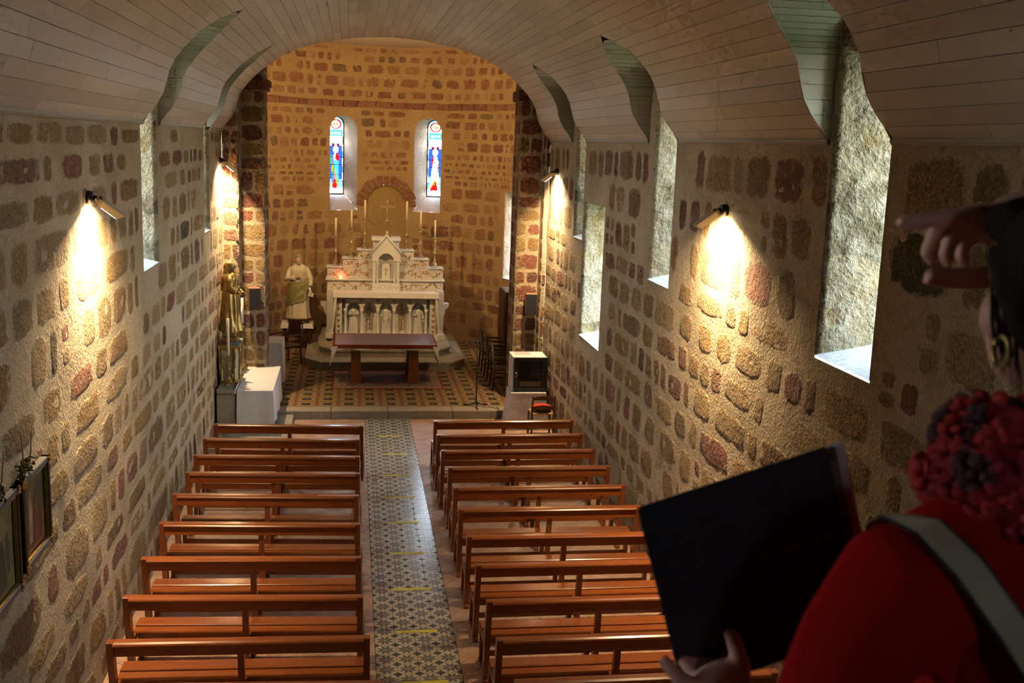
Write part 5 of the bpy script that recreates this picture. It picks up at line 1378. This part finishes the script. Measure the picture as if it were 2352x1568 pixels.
mb = MB(); mb.bb(-.28, .30, -1.02, 1.02, .71, .74, 0, .005); mb.obj('table_top', M_altwood, t)
for x in (-.25, .25):
    for y in (-.95, .95): mb = MB(); mb.bb(x - .025, x + .025, y - .025, y + .025, 0.07 if y > 0 else 0, .71); mb.obj('leg', M_altwood, t)
o = drape('white_tablecloth', -1.945, -1.33, 18.56, 20.66, .852, (.0, .66, .72, .60), M_white, None, .012, 4.5, 2, 0, .012); tag(o, 'white tablecloth hanging to the floor from the long table beside the pews', 'tablecloth')
# ============================================================ left side of the choir
t = thing('cube_table', 'small square table draped in white cloth behind the left pier', 'table', (-1.72, 22.4, CH)); mb = MB(); mb.bb(-.3, .3, -.36, .36, .85, .88); mb.obj('table_top', M_altwood, t)
for x in (-.26, .26):
    for y in (-.32, .32): mb = MB(); mb.bb(x - .02, x + .02, y - .02, y + .02, 0, .85); mb.obj('leg', M_altwood, t)
o = drape('cube_cloth', -2.05, -1.39, 22.0, 22.8, 1.048, (.82, .82, .82, .82), M_white, None, .012, 4, 6, 0, .03); tag(o, 'white cloth over the small square table behind the left pier', 'tablecloth')
t = thing('flower_bowl', 'small green leafy plant with pale flowers on the white cube table', 'plant', (-1.80, 22.6, 1.052)); mb = MB(); mb.lathe([(.05, 0), (.08, .04), (.09, .07)], (0, 0, 0), 12); mb.obj('bowl', M_darkwood, t)
mb = MB(); r = random.Random(3)
for i in range(40): mb.ell((r.uniform(-.13, .13), r.uniform(-.1, .1), .08 + .12 * r.random()), (.035, .02, .012), 6, 4, 0, Matrix.Rotation(r.uniform(0, 3), 3, 'Z') @ Matrix.Rotation(r.uniform(-.8, .8), 3, 'X'))
mb.obj('leaves', simple('green_leaf', (.03, .08, .02), .6), t)
mb = MB(); 
for i in range(6): mb.ell((.06 + r.uniform(-.05, .05), r.uniform(-.08, .05), .17 + .03 * r.random()), (.022, .022, .018), 8, 5)
mb.obj('flowers', simple('pale_flower', (.6, .5, .42), .7), t)
t = thing('paschal_candle', 'tall thin yellow candle on a floor stand behind the left pier', 'candle', (-1.69, 22.0 - .35, CH)); mb = MB(); mb.lathe([(.11, 0), (.10, .03), (.02, .06), (.015, 1.0), (.04, 1.04), (.03, 1.06)], (0, 0, 0), 12); mb.obj('stand', M_brass, t)
mb = MB(); mb.lathe([(.028, 1.05), (.028, 1.86), (.022, 1.865)], (0, 0, 0), 12); mb.obj('wax', simple('yellow_wax', (.62, .46, .10), .5), t)
chair('dark_armchair', (-1.45, 24.2, CH), -.9, 'dark wooden armchair between the white cube table and the bearded statue', None)
t = thing('statue_table', 'dark wooden side table carrying the bearded statue', 'table', (-1.27, 26.0, CH))
for x in (-.30, .30):
    for y in (-.25, .25): mb = MB(); mb.tube([(x, y, 0), (x, y, .64)], [.028, .032], 8); mb.obj('leg', M_darkwood, t)
mb = MB(); mb.bb(-.36, .36, -.30, .30, .62, .66, 0, .006); mb.obj('table_top', M_darkwood, t)
mb = MB(); mb.bb(-.30, .30, -.02, .02, .14, .19); mb.bb(-.32, -.28, -.25, .25, .14, .19); mb.bb(.28, .32, -.25, .25, .14, .19); mb.obj('stretcher', M_darkwood, t)
o = drape('statue_cloth', -1.64, -.90, 25.68, 26.32, .824, (.12, .12, .10, .1), M_white, None, .006, 7, 4, 0, .02); tag(o, 'short white cloth under the bearded statue', 'cloth')
t = thing('bearded_statue', 'painted statue of a bearded man in pale robe holding a scroll', 'statue', (-1.24, 25.98, .83))
M_robe = simple('statue_robe', (.58, .54, .42), .45, var=.06); M_mantle = simple('statue_mantle', (.26, .25, .11), .45, var=.25); M_hair = simple('statue_hair', (.34, .30, .24), .6); M_stface = simple('statue_skin', (.50, .33, .22), .5)
mb = MB(); mb.bb(-.25, .25, -.2, .2, 0, .10, 0, .02); mb.obj('statue_plinth', M_darkwood, t)
mb = MB(); robed(mb, (0, 0, .10), 1.52, 1.0, 0, 1, 2, 5, .12, .78, True, False, .055, True, 2); mb.obj('figure', [M_robe, M_stface, M_hair], t)
mb = MB()
def mant(u, v):   # mantle slung from the right hip across the front
    a = -pi * .98 + pi * 1.06 * u; z = .90 - (.30 + .34 * (1 - u)) * v + .16 * (u - .4) * (1 - v) + .012 * sin(u * 9)
    r = .262 + .006 * sin(v * 16 + u * 7) + .006 * sin(u * 17 + v * 3) + .01 * v
    return (r * cos(a), r * .82 * sin(a), z + .10)
mb.grid(mant, 30, 24); mb.obj('mantle', M_mantle, t)
mb = MB(); mb.tube([(.26, -.16, .86), (.30, -.20, .70)], .028, 8); mb.box((.30, -.20, .70), (.12, .012, .09), 0, Matrix.Rotation(.3, 3, 'Y')); mb.obj('scroll', M_white, t)
mb = MB(); mb.ell((-.08, -.18, .12), (.05, .09, .035), 10, 6); mb.ell((.10, -.18, .12), (.05, .09, .035), 10, 6); mb.obj('feet', M_stface, t)
# ============================================================ pictures on the left wall
M_frame = simple('ebonised_frame', (.010, .009, .009), .35); M_slate = simple('grey_frame_rail', (.12, .12, .12), .6)  # greyer tone for the top and bottom rails
def painting_mat(name, c0, c1, c2, seed):
    t = NT(name); t.set(Roughness=.45); tc = t.n('TexCoord').outputs['Object']
    a = t.noise(t.mapping(tc, (1, 3, 1.6), loc=(seed, seed, 0)), 3.2, 3); b = t.noise(t.mapping(tc, (1, 9, 3), loc=(seed, 0, seed)), 3, 3)
    c = t.mix(t.ramp(a, [(.42, 0.0), (.6, 1.0)]), c0, c1); c = t.mix(t.ramp(b, [(.52, 0.0), (.62, .7)]), c, c2); t.col(c); return t.m
def picture(y0, y1, z0, z1, label, cols, figs, seed):
    t = thing('framed_picture', label, 'picture', (XL + .03, (y0 + y1) / 2, (z0 + z1) / 2), 0, 'pictures on the left wall')
    H = (z1 - z0) / 2; Wd = (y1 - y0) / 2; d = .05
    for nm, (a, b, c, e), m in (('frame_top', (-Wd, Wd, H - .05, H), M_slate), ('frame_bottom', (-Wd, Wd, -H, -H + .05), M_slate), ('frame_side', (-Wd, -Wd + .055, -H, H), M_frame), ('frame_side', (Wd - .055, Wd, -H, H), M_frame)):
        mb = MB(); mb.bb(-.01, d, a, b, c, e, 0, .006); mb.obj(nm, m, t)
    for (a, b, c, e) in ((-Wd + .055, Wd - .055, H - .062, H - .05), (-Wd + .055, Wd - .055, -H + .05, -H + .062), (-Wd + .055, -Wd + .067, -H + .05, H - .05), (Wd - .067, Wd - .055, -H + .05, H - .05)):
        mb = MB(); mb.bb(.02, d - .008, a, b, c, e); mb.obj('gilt_slip', M_gold, t)
    for sy in (-1, 1):
        for sz in (-1, 1):
            mb = MB(); r = random.Random(seed + sy + sz)
            for i in range(9): mb.ell((d + .005, sy * (Wd - .025) + r.uniform(-.03, .03), sz * (H - .025) + r.uniform(-.03, .03)), (.010, .014, .012), 6, 4)
            mb.obj('corner_ornament', M_gilt, t)
    mb = MB(); mb.bb(.0, .012, -Wd + .05, Wd - .05, -H + .05, H - .05); cv = mb.obj('canvas', painting_mat('painting%d' % seed, *cols, seed), t)
    for poly, col in figs:
        mb = MB(); mb.prism([(y * Wd, z * H) for y, z in poly], .0125, .0135, 'x'); mb.obj('painted_figure', simple('paint%d' % random.randrange(9999), col, .45, var=.3, scale=9), cv)
fig1 = [([(-.75, -.72), (-.2, -.72), (-.25, -.1), (-.35, .25), (-.55, .3), (-.7, .0)], (.50, .03, .01)), ([(-.45, .3), (-.3, .3), (-.27, .45), (-.38, .52), (-.48, .45)], (.40, .22, .12)),
        ([(.05, -.70), (.45, -.72), (.40, .0), (.30, .25), (.12, .2)], (.06, .07, .05)), ([(.50, -.5), (.62, -.5), (.66, .1), (.56, .3), (.46, .1)], (.08, .10, .08)), ([(-.5, .0), (-.38, -.02), (.1, .62), (.0, .68)], (.10, .05, .02))]
fig2 = [([(-.35, -.6), (-.1, -.62), (-.06, .1), (-.15, .38), (-.3, .35)], (.42, .33, .19)), ([(-.27, .37), (-.15, .37), (-.13, .5), (-.2, .55), (-.28, .5)], (.40, .25, .14)),
        ([(.0, -.66), (.32, -.68), (.34, .1), (.20, .35), (.05, .25)], (.22, .06, .03)), ([(-.75, -.7), (-.45, -.7), (-.42, .05), (-.6, .2)], (.20, .09, .03)), ([(.5, -.75), (.75, -.75), (.78, -.2), (.55, -.1)], (.30, .11, .03)), ([(-.8, -.85), (.8, -.85), (.8, -.72), (-.8, -.7)], (.32, .12, .04))]
picture(6.62, 7.46, 2.04, 2.78, 'black-framed religious painting with a red-robed figure, at the left edge', ((.20, .16, .06), (.30, .24, .10), (.07, .07, .05)), fig1, 31)
picture(7.54, 8.22, 2.10, 2.78, 'black-framed dark religious painting nearer the pews', ((.09, .08, .04), (.16, .13, .06), (.05, .07, .05)), fig2, 32)
M_twig = simple('dry_twig', (.16, .09, .04), .8); M_dryleaf = simple('dry_boxwood', (.10, .07, .02), .9)
for k, (y, z) in enumerate(((7.70, 2.80), (7.05, 2.80))):
    t = thing('dried_sprig', 'dried boxwood sprig tucked behind the %s picture frame' % ('right-hand' if k == 0 else 'left-hand'), 'sprig', (XL + .04, y, z)); mb = MB(); mb.tube([(0, 0, -.05), (.02, .12, .10), (.01, .22, .28)], [.006, .005, .003], 5); mb.tube([(0, -.02, -.05), (.02, -.05, .10), (.0, -.02, .30)], [.006, .005, .003], 5); mb.obj('twig', M_twig, t)
    mb = MB(); r = random.Random(k)
    for i in range(60): mb.ell((r.uniform(0, .05), r.uniform(-.16, .12), r.uniform(-.03, .10)), (.012, .018, .006), 5, 3, 0, Matrix.Rotation(r.uniform(0, 3), 3, 'X'))
    mb.obj('dry_leaves', M_dryleaf, t)
# ============================================================ THE WOMAN ON THE TRIBUNE
def fused(mb, name, mats, parent, voxel, smooth=4, loc=None):
    """join the shapes of mb into one continuous skin"""
    me = bpy.data.meshes.new('tmp'); me.from_pydata(mb.v, [], mb.f); me.update()
    bm = bmesh.new(); bm.from_mesh(me); bmesh.ops.recalc_face_normals(bm, faces=bm.faces); bm.to_mesh(me); bm.free()
    o = bpy.data.objects.new('tmp', me); COL.objects.link(o)
    m = o.modifiers.new('r', 'REMESH'); m.mode = 'VOXEL'; m.voxel_size = voxel
    s = o.modifiers.new('s', 'SMOOTH'); s.factor = .5; s.iterations = smooth
    dg = bpy.context.evaluated_depsgraph_get(); me2 = bpy.data.meshes.new_from_object(o.evaluated_get(dg)); bpy.data.objects.remove(o)
    me2.name = name; me2.materials.clear()
    for q in (mats if isinstance(mats, (list, tuple)) else [mats]): me2.materials.append(q)
    me2.polygons.foreach_set('use_smooth', [True] * len(me2.polygons))
    return link(name, me2, parent, loc)
PB = Vector((.85, 1.12, FZ))
def L3(x, y, z): return Vector((x, y, z)) - PB
woman = thing('person', 'person in red coat and ruffled scarf, seen from behind, hand raised, holding a tablet', 'person', PB)
head_c = L3(.842, 1.165, 5.040)
Rh = Matrix.Rotation(radians(7), 3, 'Z')        # she looks towards the left front
def Hd(x, y, z): return head_c + Rh @ Vector((x, y, z))   # local: +Y is the face direction
b = MB()
def limb(pts, r, n=14): b.tube(pts, r, n)
# trunk and legs
limb([L3(.85, 1.12, 4.34), L3(.85, 1.12, 4.48), L3(.845, 1.12, 4.62), L3(.84, 1.115, 4.74), L3(.842, 1.11, 4.83)], [.135, .115, .125, .115, .06])
b.ell(L3(.83, 1.12, 4.69), (.17, .10, .12), 16, 10)
for s in (-1, 1):
    limb([L3(.85 + s * .075, 1.12, 4.36), L3(.85 + s * .085, 1.13, 4.02), L3(.85 + s * .085, 1.12, 3.72), L3(.85 + s * .088, 1.11, 3.63)], [.088, .058, .042, .036])
    limb([L3(.85 + s * .09, 1.08, 3.60), L3(.85 + s * .10, 1.16, 3.59), L3(.85 + s * .105, 1.24, 3.585)], [.034, .034, .024])
# neck, head
limb([L3(.842, 1.11, 4.80), L3(.855, 1.135, 4.90), L3(.868, 1.155, 4.97)], [.062, .052, .050])
b.ell(Hd(0, -.012, .028), (.073, .088, .092), 20, 14, 0, Rh)
b.tube([Hd(0, .01, -.01), Hd(0, .040, -.07), Hd(0, .062, -.100)], [.062, .052, .028], 16)
b.tube([Hd(0, .078, .022), Hd(0, .100, -.012), Hd(0, .094, -.024)], [.010, .013, .011], 8)
b.tube([Hd(-.020, .080, -.052), Hd(0, .088, -.052), Hd(.020, .080, -.052)], [.006, .008, .006], 6)
for s in (-1, 1):
    b.ell(Hd(s * .040, .042, -.024), (.027, .026, .036), 12, 8)
    b.ell(Hd(s * .074, -.005, -.002), (.008, .018, .032), 10, 8, 0, Rh)
    b.ell(Hd(s * .027, .074, .022), (.014, .008, .010), 8, 6, 0, Rh)
# left arm to the tablet
limb([L3(.64, 1.07, 4.75), L3(.575, 1.065, 4.62), L3(.535, 1.08, 4.50), L3(.52, 1.15, 4.495), L3(.505, 1.225, 4.50)], [.058, .050, .043, .036, .027])
# right arm raised
limb([L3(1.04, 1.18, 4.745), L3(1.11, 1.28, 4.81), L3(1.195, 1.430, 4.885), L3(1.085, 1.380, 5.015), L3(0.980, 1.345, 5.095)], [.056, .050, .042, .036, .026])
# right hand
b.ell(L3(0.910, 1.338, 5.113), (.068, .032, .052), 16, 10, 0, Matrix.Rotation(.15, 3, 'Y'))
b.tube([L3(0.985, 1.345, 5.095), L3(0.945, 1.340, 5.105)], [0.0351, 0.0390], 12)
b.tube([L3(0.885, 1.325, 5.137), L3(0.820, 1.320, 5.133), L3(0.765, 1.320, 5.125), L3(0.712, 1.320, 5.117)], [0.0163, 0.0137, 0.0123, 0.0104], 10)
b.tube([L3(0.880, 1.338, 5.125), L3(0.810, 1.338, 5.119), L3(0.775, 1.338, 5.105), L3(0.769, 1.338, 5.077), L3(0.780, 1.338, 5.065)], [0.0149, 0.0130, 0.0123, 0.0117, 0.0101], 10)
b.tube([L3(0.880, 1.354, 5.113), L3(0.835, 1.355, 5.111), L3(0.809, 1.354, 5.095), L3(0.804, 1.354, 5.071), L3(0.813, 1.354, 5.061)], [0.0143, 0.0127, 0.0120, 0.0112, 0.0097], 10)
b.tube([L3(0.885, 1.368, 5.100), L3(0.855, 1.370, 5.099), L3(0.839, 1.370, 5.087), L3(0.837, 1.370, 5.070), L3(0.845, 1.370, 5.061)], [0.0123, 0.0112, 0.0104, 0.0096, 0.0084], 10)
b.tube([L3(0.940, 1.332, 5.080), L3(0.890, 1.322, 5.057), L3(0.835, 1.318, 5.047), L3(0.790, 1.318, 5.046), L3(0.757, 1.318, 5.048)], [0.0234, 0.0182, 0.0163, 0.0149, 0.0117], 10)
# left hand under the tablet: palm behind, thumb over the cover
b.ell(L3(.497, 1.262, 4.505), (.040, .030, .030), 14, 10)
for q, (dx, dz) in enumerate(((-.036, .010), (-.014, .006), (.008, .004), (.028, .004))):
    b.tube([L3(.495 + dx * .8, 1.285, 4.50), L3(.485 + dx, 1.322, 4.512 + dz), L3(.485 + dx, 1.327, 4.545 + dz), L3(.487 + dx, 1.322, 4.570 + dz - abs(q - 1.4) * .006)], [.0105, .0098, .009, .0075], 8)
b.tube([L3(.515, 1.245, 4.505), L3(.520, 1.262, 4.530), L3(.512, 1.276, 4.556), L3(.503, 1.281, 4.573)], [.015, .0125, .0115, .0085], 10)
b.tube([L3(.46, 1.25, 4.500), L3(.432, 1.262, 4.515), L3(.415, 1.280, 4.535)], [.014, .011, .009], 8)
fused(b, 'body', M_skin, woman, .0055, 3)
mb = MB()
for s in (-1, 1): mb.ell(Hd(s * .027, .0745, .022), (.009, .006, .006), 10, 8)
mb.obj('eye_whites', simple('eye_white', (.7, .68, .64), .3), woman)
mb = MB()
for s in (-1, 1): mb.ell(Hd(s * .027, .0790, .022), (.0045, .003, .0045), 8, 6)
mb.obj('irises', simple('iris', (.05, .03, .02), .2), woman)
mb = MB(); mb.tube([Hd(-.022, .094, -.049), Hd(0, .100, -.050), Hd(.022, .094, -.049)], [.003, .0055, .003], 8); mb.obj('lips', simple('lips', (.38, .08, .07), .5), woman)
# coat
M_coat = NT('red_wool'); M_coat.set(Roughness=.95); M_coat.b.inputs['Specular IOR Level'].default_value = .1
_p = M_coat.pos(); _n = M_coat.noise(_p, 9, 4); M_coat.col(M_coat.mix(_n, (.30, .005, .004), (.42, .009, .006))); M_coat.bump(M_coat.noise(_p, 240, 2), .5, .002); M_coat = M_coat.m
b = MB()
b.ell(L3(.832, 1.125, 4.67), (.20, .135, .13), 24, 14)
b.tube([L3(.85, 1.12, 4.18), L3(.85, 1.12, 4.35), L3(.85, 1.12, 4.48), L3(.84, 1.12, 4.62), L3(.84, 1.115, 4.74), L3(.842, 1.11, 4.815)], [.20, .175, .150, .155, .135, .075], 24)
b.tube([L3(.66, 1.085, 4.755), L3(.76, 1.10, 4.79), L3(.84, 1.11, 4.815), L3(.93, 1.15, 4.79), L3(1.02, 1.18, 4.765)], [.050, .058, .065, .058, .05], 16)
b.tube([L3(.68, 1.075, 4.72), L3(.612, 1.06, 4.722), L3(.572, 1.055, 4.66), L3(.546, 1.06, 4.58), L3(.532, 1.08, 4.50), L3(.528, 1.13, 4.478), L3(.520, 1.18, 4.478)], [.085, .074, .068, .064, .064, .058, .050], 18)
b.tube([L3(.99, 1.16, 4.73), L3(1.05, 1.19, 4.745), L3(1.115, 1.28, 4.80), L3(1.195, 1.43, 4.88), L3(1.115, 1.40, 4.98), L3(1.055, 1.37, 5.03)], [.085, .072, .066, .060, .054, .050], 18)
# folds on the sleeve and back
for (p, q, r) in (((.60, 1.0, 4.74), (.555, .995, 4.56), .016), ((.66, .995, 4.70), (.60, .985, 4.50), .013), ((.74, .985, 4.72), (.70, .98, 4.52), .012), ((.92, 1.0, 4.70), (.93, .985, 4.5), .014)):
    b.tube([L3(*p), L3((p[0] + q[0]) / 2 + .006, (p[1] + q[1]) / 2, (p[2] + q[2]) / 2), L3(*q)], [r * .6, r, r * .6], 8)
fused(b, 'coat', M_coat, woman, .010, 5)
mb = MB(); mb.tube([L3(.520, 1.175, 4.478), L3(.517, 1.195, 4.480)], [.053, .052], 18, 0); mb.obj('cuff', M_coat, woman)
M_trous = simple('dark_trousers', (.02, .02, .03), .9)
b = MB()
for s in (-1, 1): b.tube([L3(.85 + s * .07, 1.12, 4.38), L3(.85 + s * .085, 1.13, 4.02), L3(.85 + s * .088, 1.12, 3.64)], [.115, .078, .062], 18)
b.ell(L3(.85, 1.12, 4.36), (.165, .125, .10), 20, 10)
fused(b, 'trousers', M_trous, woman, .012, 3)
for s in (-1, 1):
    b = MB(); b.tube([L3(.85 + s * .09, 1.07, 3.605), L3(.85 + s * .10, 1.16, 3.60), L3(.85 + s * .107, 1.255, 3.59)], [.045, .044, .034], 14); b.box(L3(.85 + s * .098, 1.16, 3.573), (.085, .25, .024)); fused(b, 'shoe', M_black, woman, .008, 2)
# hair: short dark crop with loose strands over the ear
M_hairw = NT('dark_brown_hair'); M_hairw.set(Roughness=.85, Specular_IOR_Level=.2); _p = M_hairw.n('TexCoord').outputs['Object']; _n = M_hairw.noise(M_hairw.mapping(_p, (60, 60, 8)), 3, 4)
M_hairw.col(M_hairw.mix(_n, (.006, .004, .003), (.030, .017, .011))); M_hairw.bump(_n, .8, .004); M_hairw = M_hairw.m
b = MB(); b.ell(Hd(0, -.030, .045), (.086, .096, .092), 22, 14, 0, Rh); b.ell(Hd(0, -.055, -.03), (.074, .062, .075), 18, 12, 0, Rh)
b.tube([Hd(-.05, .052, .085), Hd(0, .070, .095), Hd(.05, .052, .085)], [.026, .028, .026], 12)
for s in (-1, 1): b.tube([Hd(s * .07, .02, .06), Hd(s * .080, -.006, .02), Hd(s * .074, -.035, -.03), Hd(s * .060, -.06, -.07)], [.020, .016, .016, .010], 10)
fused(b, 'hair', M_hairw, woman, .007, 3)
r = random.Random(11); mb = MB()
for i in range(70):
    a = r.uniform(.35, 1.0); x0 = -.078 * r.uniform(.9, 1.06); y0 = r.uniform(-.075, .022)
    z0 = r.uniform(.0, .05); L = r.uniform(.06, .13)
    mb.tube([Hd(x0, y0, z0), Hd(x0 - r.uniform(.0, .008), y0 - .01, z0 - L * .5), Hd(x0 + r.uniform(-.006, .01), y0 - .02 + r.uniform(-.01, .01), z0 - L)], [.0016, .0014, .0006], 4)
tag(mb.obj('hair_strands', M_hairw, woman), kind='stuff')
mb = MB(); c = Hd(-.080, -.012, -.060); mb.tube([c + Rh @ Vector((.0, .013 * cos(2 * pi * i / 16), .018 * sin(2 * pi * i / 16))) for i in range(17)], .0032, 8); mb.obj('gold_earring', M_gold, woman)
# scarf: ruffled knit in red and dark wine
M_scarf = NT('ruffled_scarf'); M_scarf.set(Roughness=.9); _p = M_scarf.n('TexCoord').outputs['Object']; _v = M_scarf.n('TexVoronoi', feature='F1'); _v.inputs['Scale'].default_value = 26; M_scarf.l(_p, _v.inputs['Vector'])
_s = M_scarf.n('SeparateXYZ'); M_scarf.l(_v.outputs['Color'], _s.inputs[0])
M_scarf.col(M_scarf.ramp(_s.outputs[0], [(0, (.40, .02, .02)), (.5, (.28, .012, .016)), (.62, (.05, .012, .018)), (.85, (.10, .03, .03)), (.92, (.46, .03, .03))], 'CONSTANT')); M_scarf = M_scarf.m
mb = MB(); r = random.Random(8)
core = []
for i in range(25):
    a = 2 * pi * i / 24; core.append(L3(.845 + .105 * cos(a), 1.115 + .085 * sin(a), 4.872 + .018 * sin(a * 2 + 1)))
mb.tube(core, .042, 12, 0)
mb.tube([c + Vector((-.02, -.008, -.048)) for c in core], .040, 12, 0)
for i in range(2000):
    a = r.uniform(0, 2 * pi); ph = r.uniform(0, 2 * pi); R_ = .048; low = r.random() < .5
    c = L3(.845 + (.105 + R_ * cos(ph)) * cos(a) - (.02 if low else 0), 1.115 + (.085 + R_ * cos(ph)) * sin(a), 4.872 + .018 * sin(a * 2 + 1) + R_ * sin(ph) - (.048 if low else 0))
    s = r.uniform(.006, .012)
    mb.ell(c, (s, s * r.uniform(.5, 1), s * r.uniform(.5, 1)), 7, 5, 0, Matrix.Rotation(r.uniform(0, 3), 3, 'Z') @ Matrix.Rotation(r.uniform(0, 3), 3, 'X'))
mb.obj('ruffled_scarf', M_scarf, woman)
# shoulder bag: beige strap with dark piping over the left shoulder, bag at the right hip
bag = thing('shoulder_bag', 'beige bag strap with dark edging running over the red shoulder', 'bag', PB)
M_strap = simple('strap_canvas', (.46, .38, .26), .85, var=.06); M_pipe = simple('strap_piping', (.015, .015, .015), .7)
def strapline(w0, w1, mat, nm, lift):
    P = [(.640, 1.150, 4.740), (.628, 1.125, 4.768), (.618, 1.085, 4.793), (.624, 1.030, 4.803), (.650, .990, 4.775), (.690, .968, 4.720), (.735, .955, 4.655), (.800, .950, 4.58), (.87, .945, 4.50), (.95, .955, 4.42), (1.02, .985, 4.34)]
    nrm = [(-.2, .5, .7), (-.1, .35, .9), (0, 0, 1), (-.1, -.6, .75), (-.1, -.9, .4), (0, -1, .15), (0, -1, 0), (0, -1, 0), (0, -1, 0), (.2, -1, 0), (.5, -1, 0)]
    mb = MB(); n = len(P); vs = []
    for i in range(n):
        p = Vector(P[i]); t = (Vector(P[min(i + 1, n - 1)]) - Vector(P[max(0, i - 1)])).normalized(); nn = Vector(nrm[i]).normalized(); sd = t.cross(nn).normalized()
        for (w, h) in ((w0, 0), (w1, 0), (w1, .0025), (w0, .0025)): vs.append(p - PB + sd * w + nn * (h + lift))
    fs = [(i * 4 + k, i * 4 + (k + 1) % 4, (i + 1) * 4 + (k + 1) % 4, (i + 1) * 4 + k) for i in range(n - 1) for k in range(4)]
    mb.add(vs, fs + [(0, 1, 2, 3), tuple((n - 1) * 4 + k for k in range(4))], 0, False); return mb.obj(nm, mat, bag)
strapline(-.0155, .0155, M_strap, 'strap', .006)
strapline(-.0195, -.0155, M_pipe, 'strap_edging', .0055); strapline(.0155, .0195, M_pipe, 'strap_edging', .0055)
mb = MB(); mb.box(L3(1.06, 1.02, 4.22), (.12, .26, .22), 0, Matrix.Rotation(.5, 3, 'Z'), .03); mb.obj('bag_body', M_strap, bag)
# tablet in its folding case
tb = thing('tablet', 'tablet in a dark navy folding case with a silver edge, held up by the person', 'tablet', (.374, 1.300, 4.738))
U = Vector((.955, .02, .296)).normalized(); V = Vector((.296, .04, -.955)).normalized(); N_ = U.cross(V).normalized()
if N_.y > 0: N_ = -N_
def slab(nm, u0, u1, v0, v1, n0, n1, mat):
    mb = MB(); vs = [U * a + V * b_ + N_ * c for c in (n0, n1) for b_ in (v0, v1) for a in (u0, u1)]
    bm = bmesh.new(); bv = [bm.verts.new(v) for v in vs]
    for f in ((0, 1, 3, 2), (4, 6, 7, 5), (0, 4, 5, 1), (2, 3, 7, 6), (0, 2, 6, 4), (1, 5, 7, 3)): bm.faces.new([bv[i] for i in f])
    bmesh.ops.bevel(bm, geom=list(bm.edges), offset=min(.004, abs(n1 - n0) * .4), segments=2, affect='EDGES'); bm.verts.index_update()
    mb.add([v.co.copy() for v in bm.verts], [[v.index for v in f.verts] for f in bm.faces]); bm.free(); return mb.obj(nm, mat, tb)
M_navy = simple('navy_case', (.006, .007, .018), .55, var=.3, scale=40)
slab('tablet_body', .006, .297, .004, .285, -.012, -.0042, simple('tablet_silver', (.70, .72, .74), .3, .2))
slab('silver_edge', .286, .297, .004, .285, -.0042, .003, simple('silver_edge', (.75, .77, .8), .25, .5))
slab('screen', .016, .287, .014, .275, -.0135, -.0118, M_darkglass)
slab('case_back', .0, .272, .0, .290, -.004, .004, M_navy)
slab('case_lining', .272, .284, .004, .286, -.004, .001, simple('case_lining', (.10, .05, .03), .8))
slab('camera_lens', .268, .280, .010, .022, .004, .006, M_black)
slab('stitched_fold', .130, .133, .004, .286, .004, .0048, simple('case_fold', (.035, .018, .016), .8))
slab('pocket_edge', .140, .270, .124, .128, .004, .0055, simple('pocket_edging', (.12, .03, .02), .8))
slab('pocket', .142, .268, .128, .286, .004, .0048, simple('pocket_cloth', (.022, .018, .018), .9))
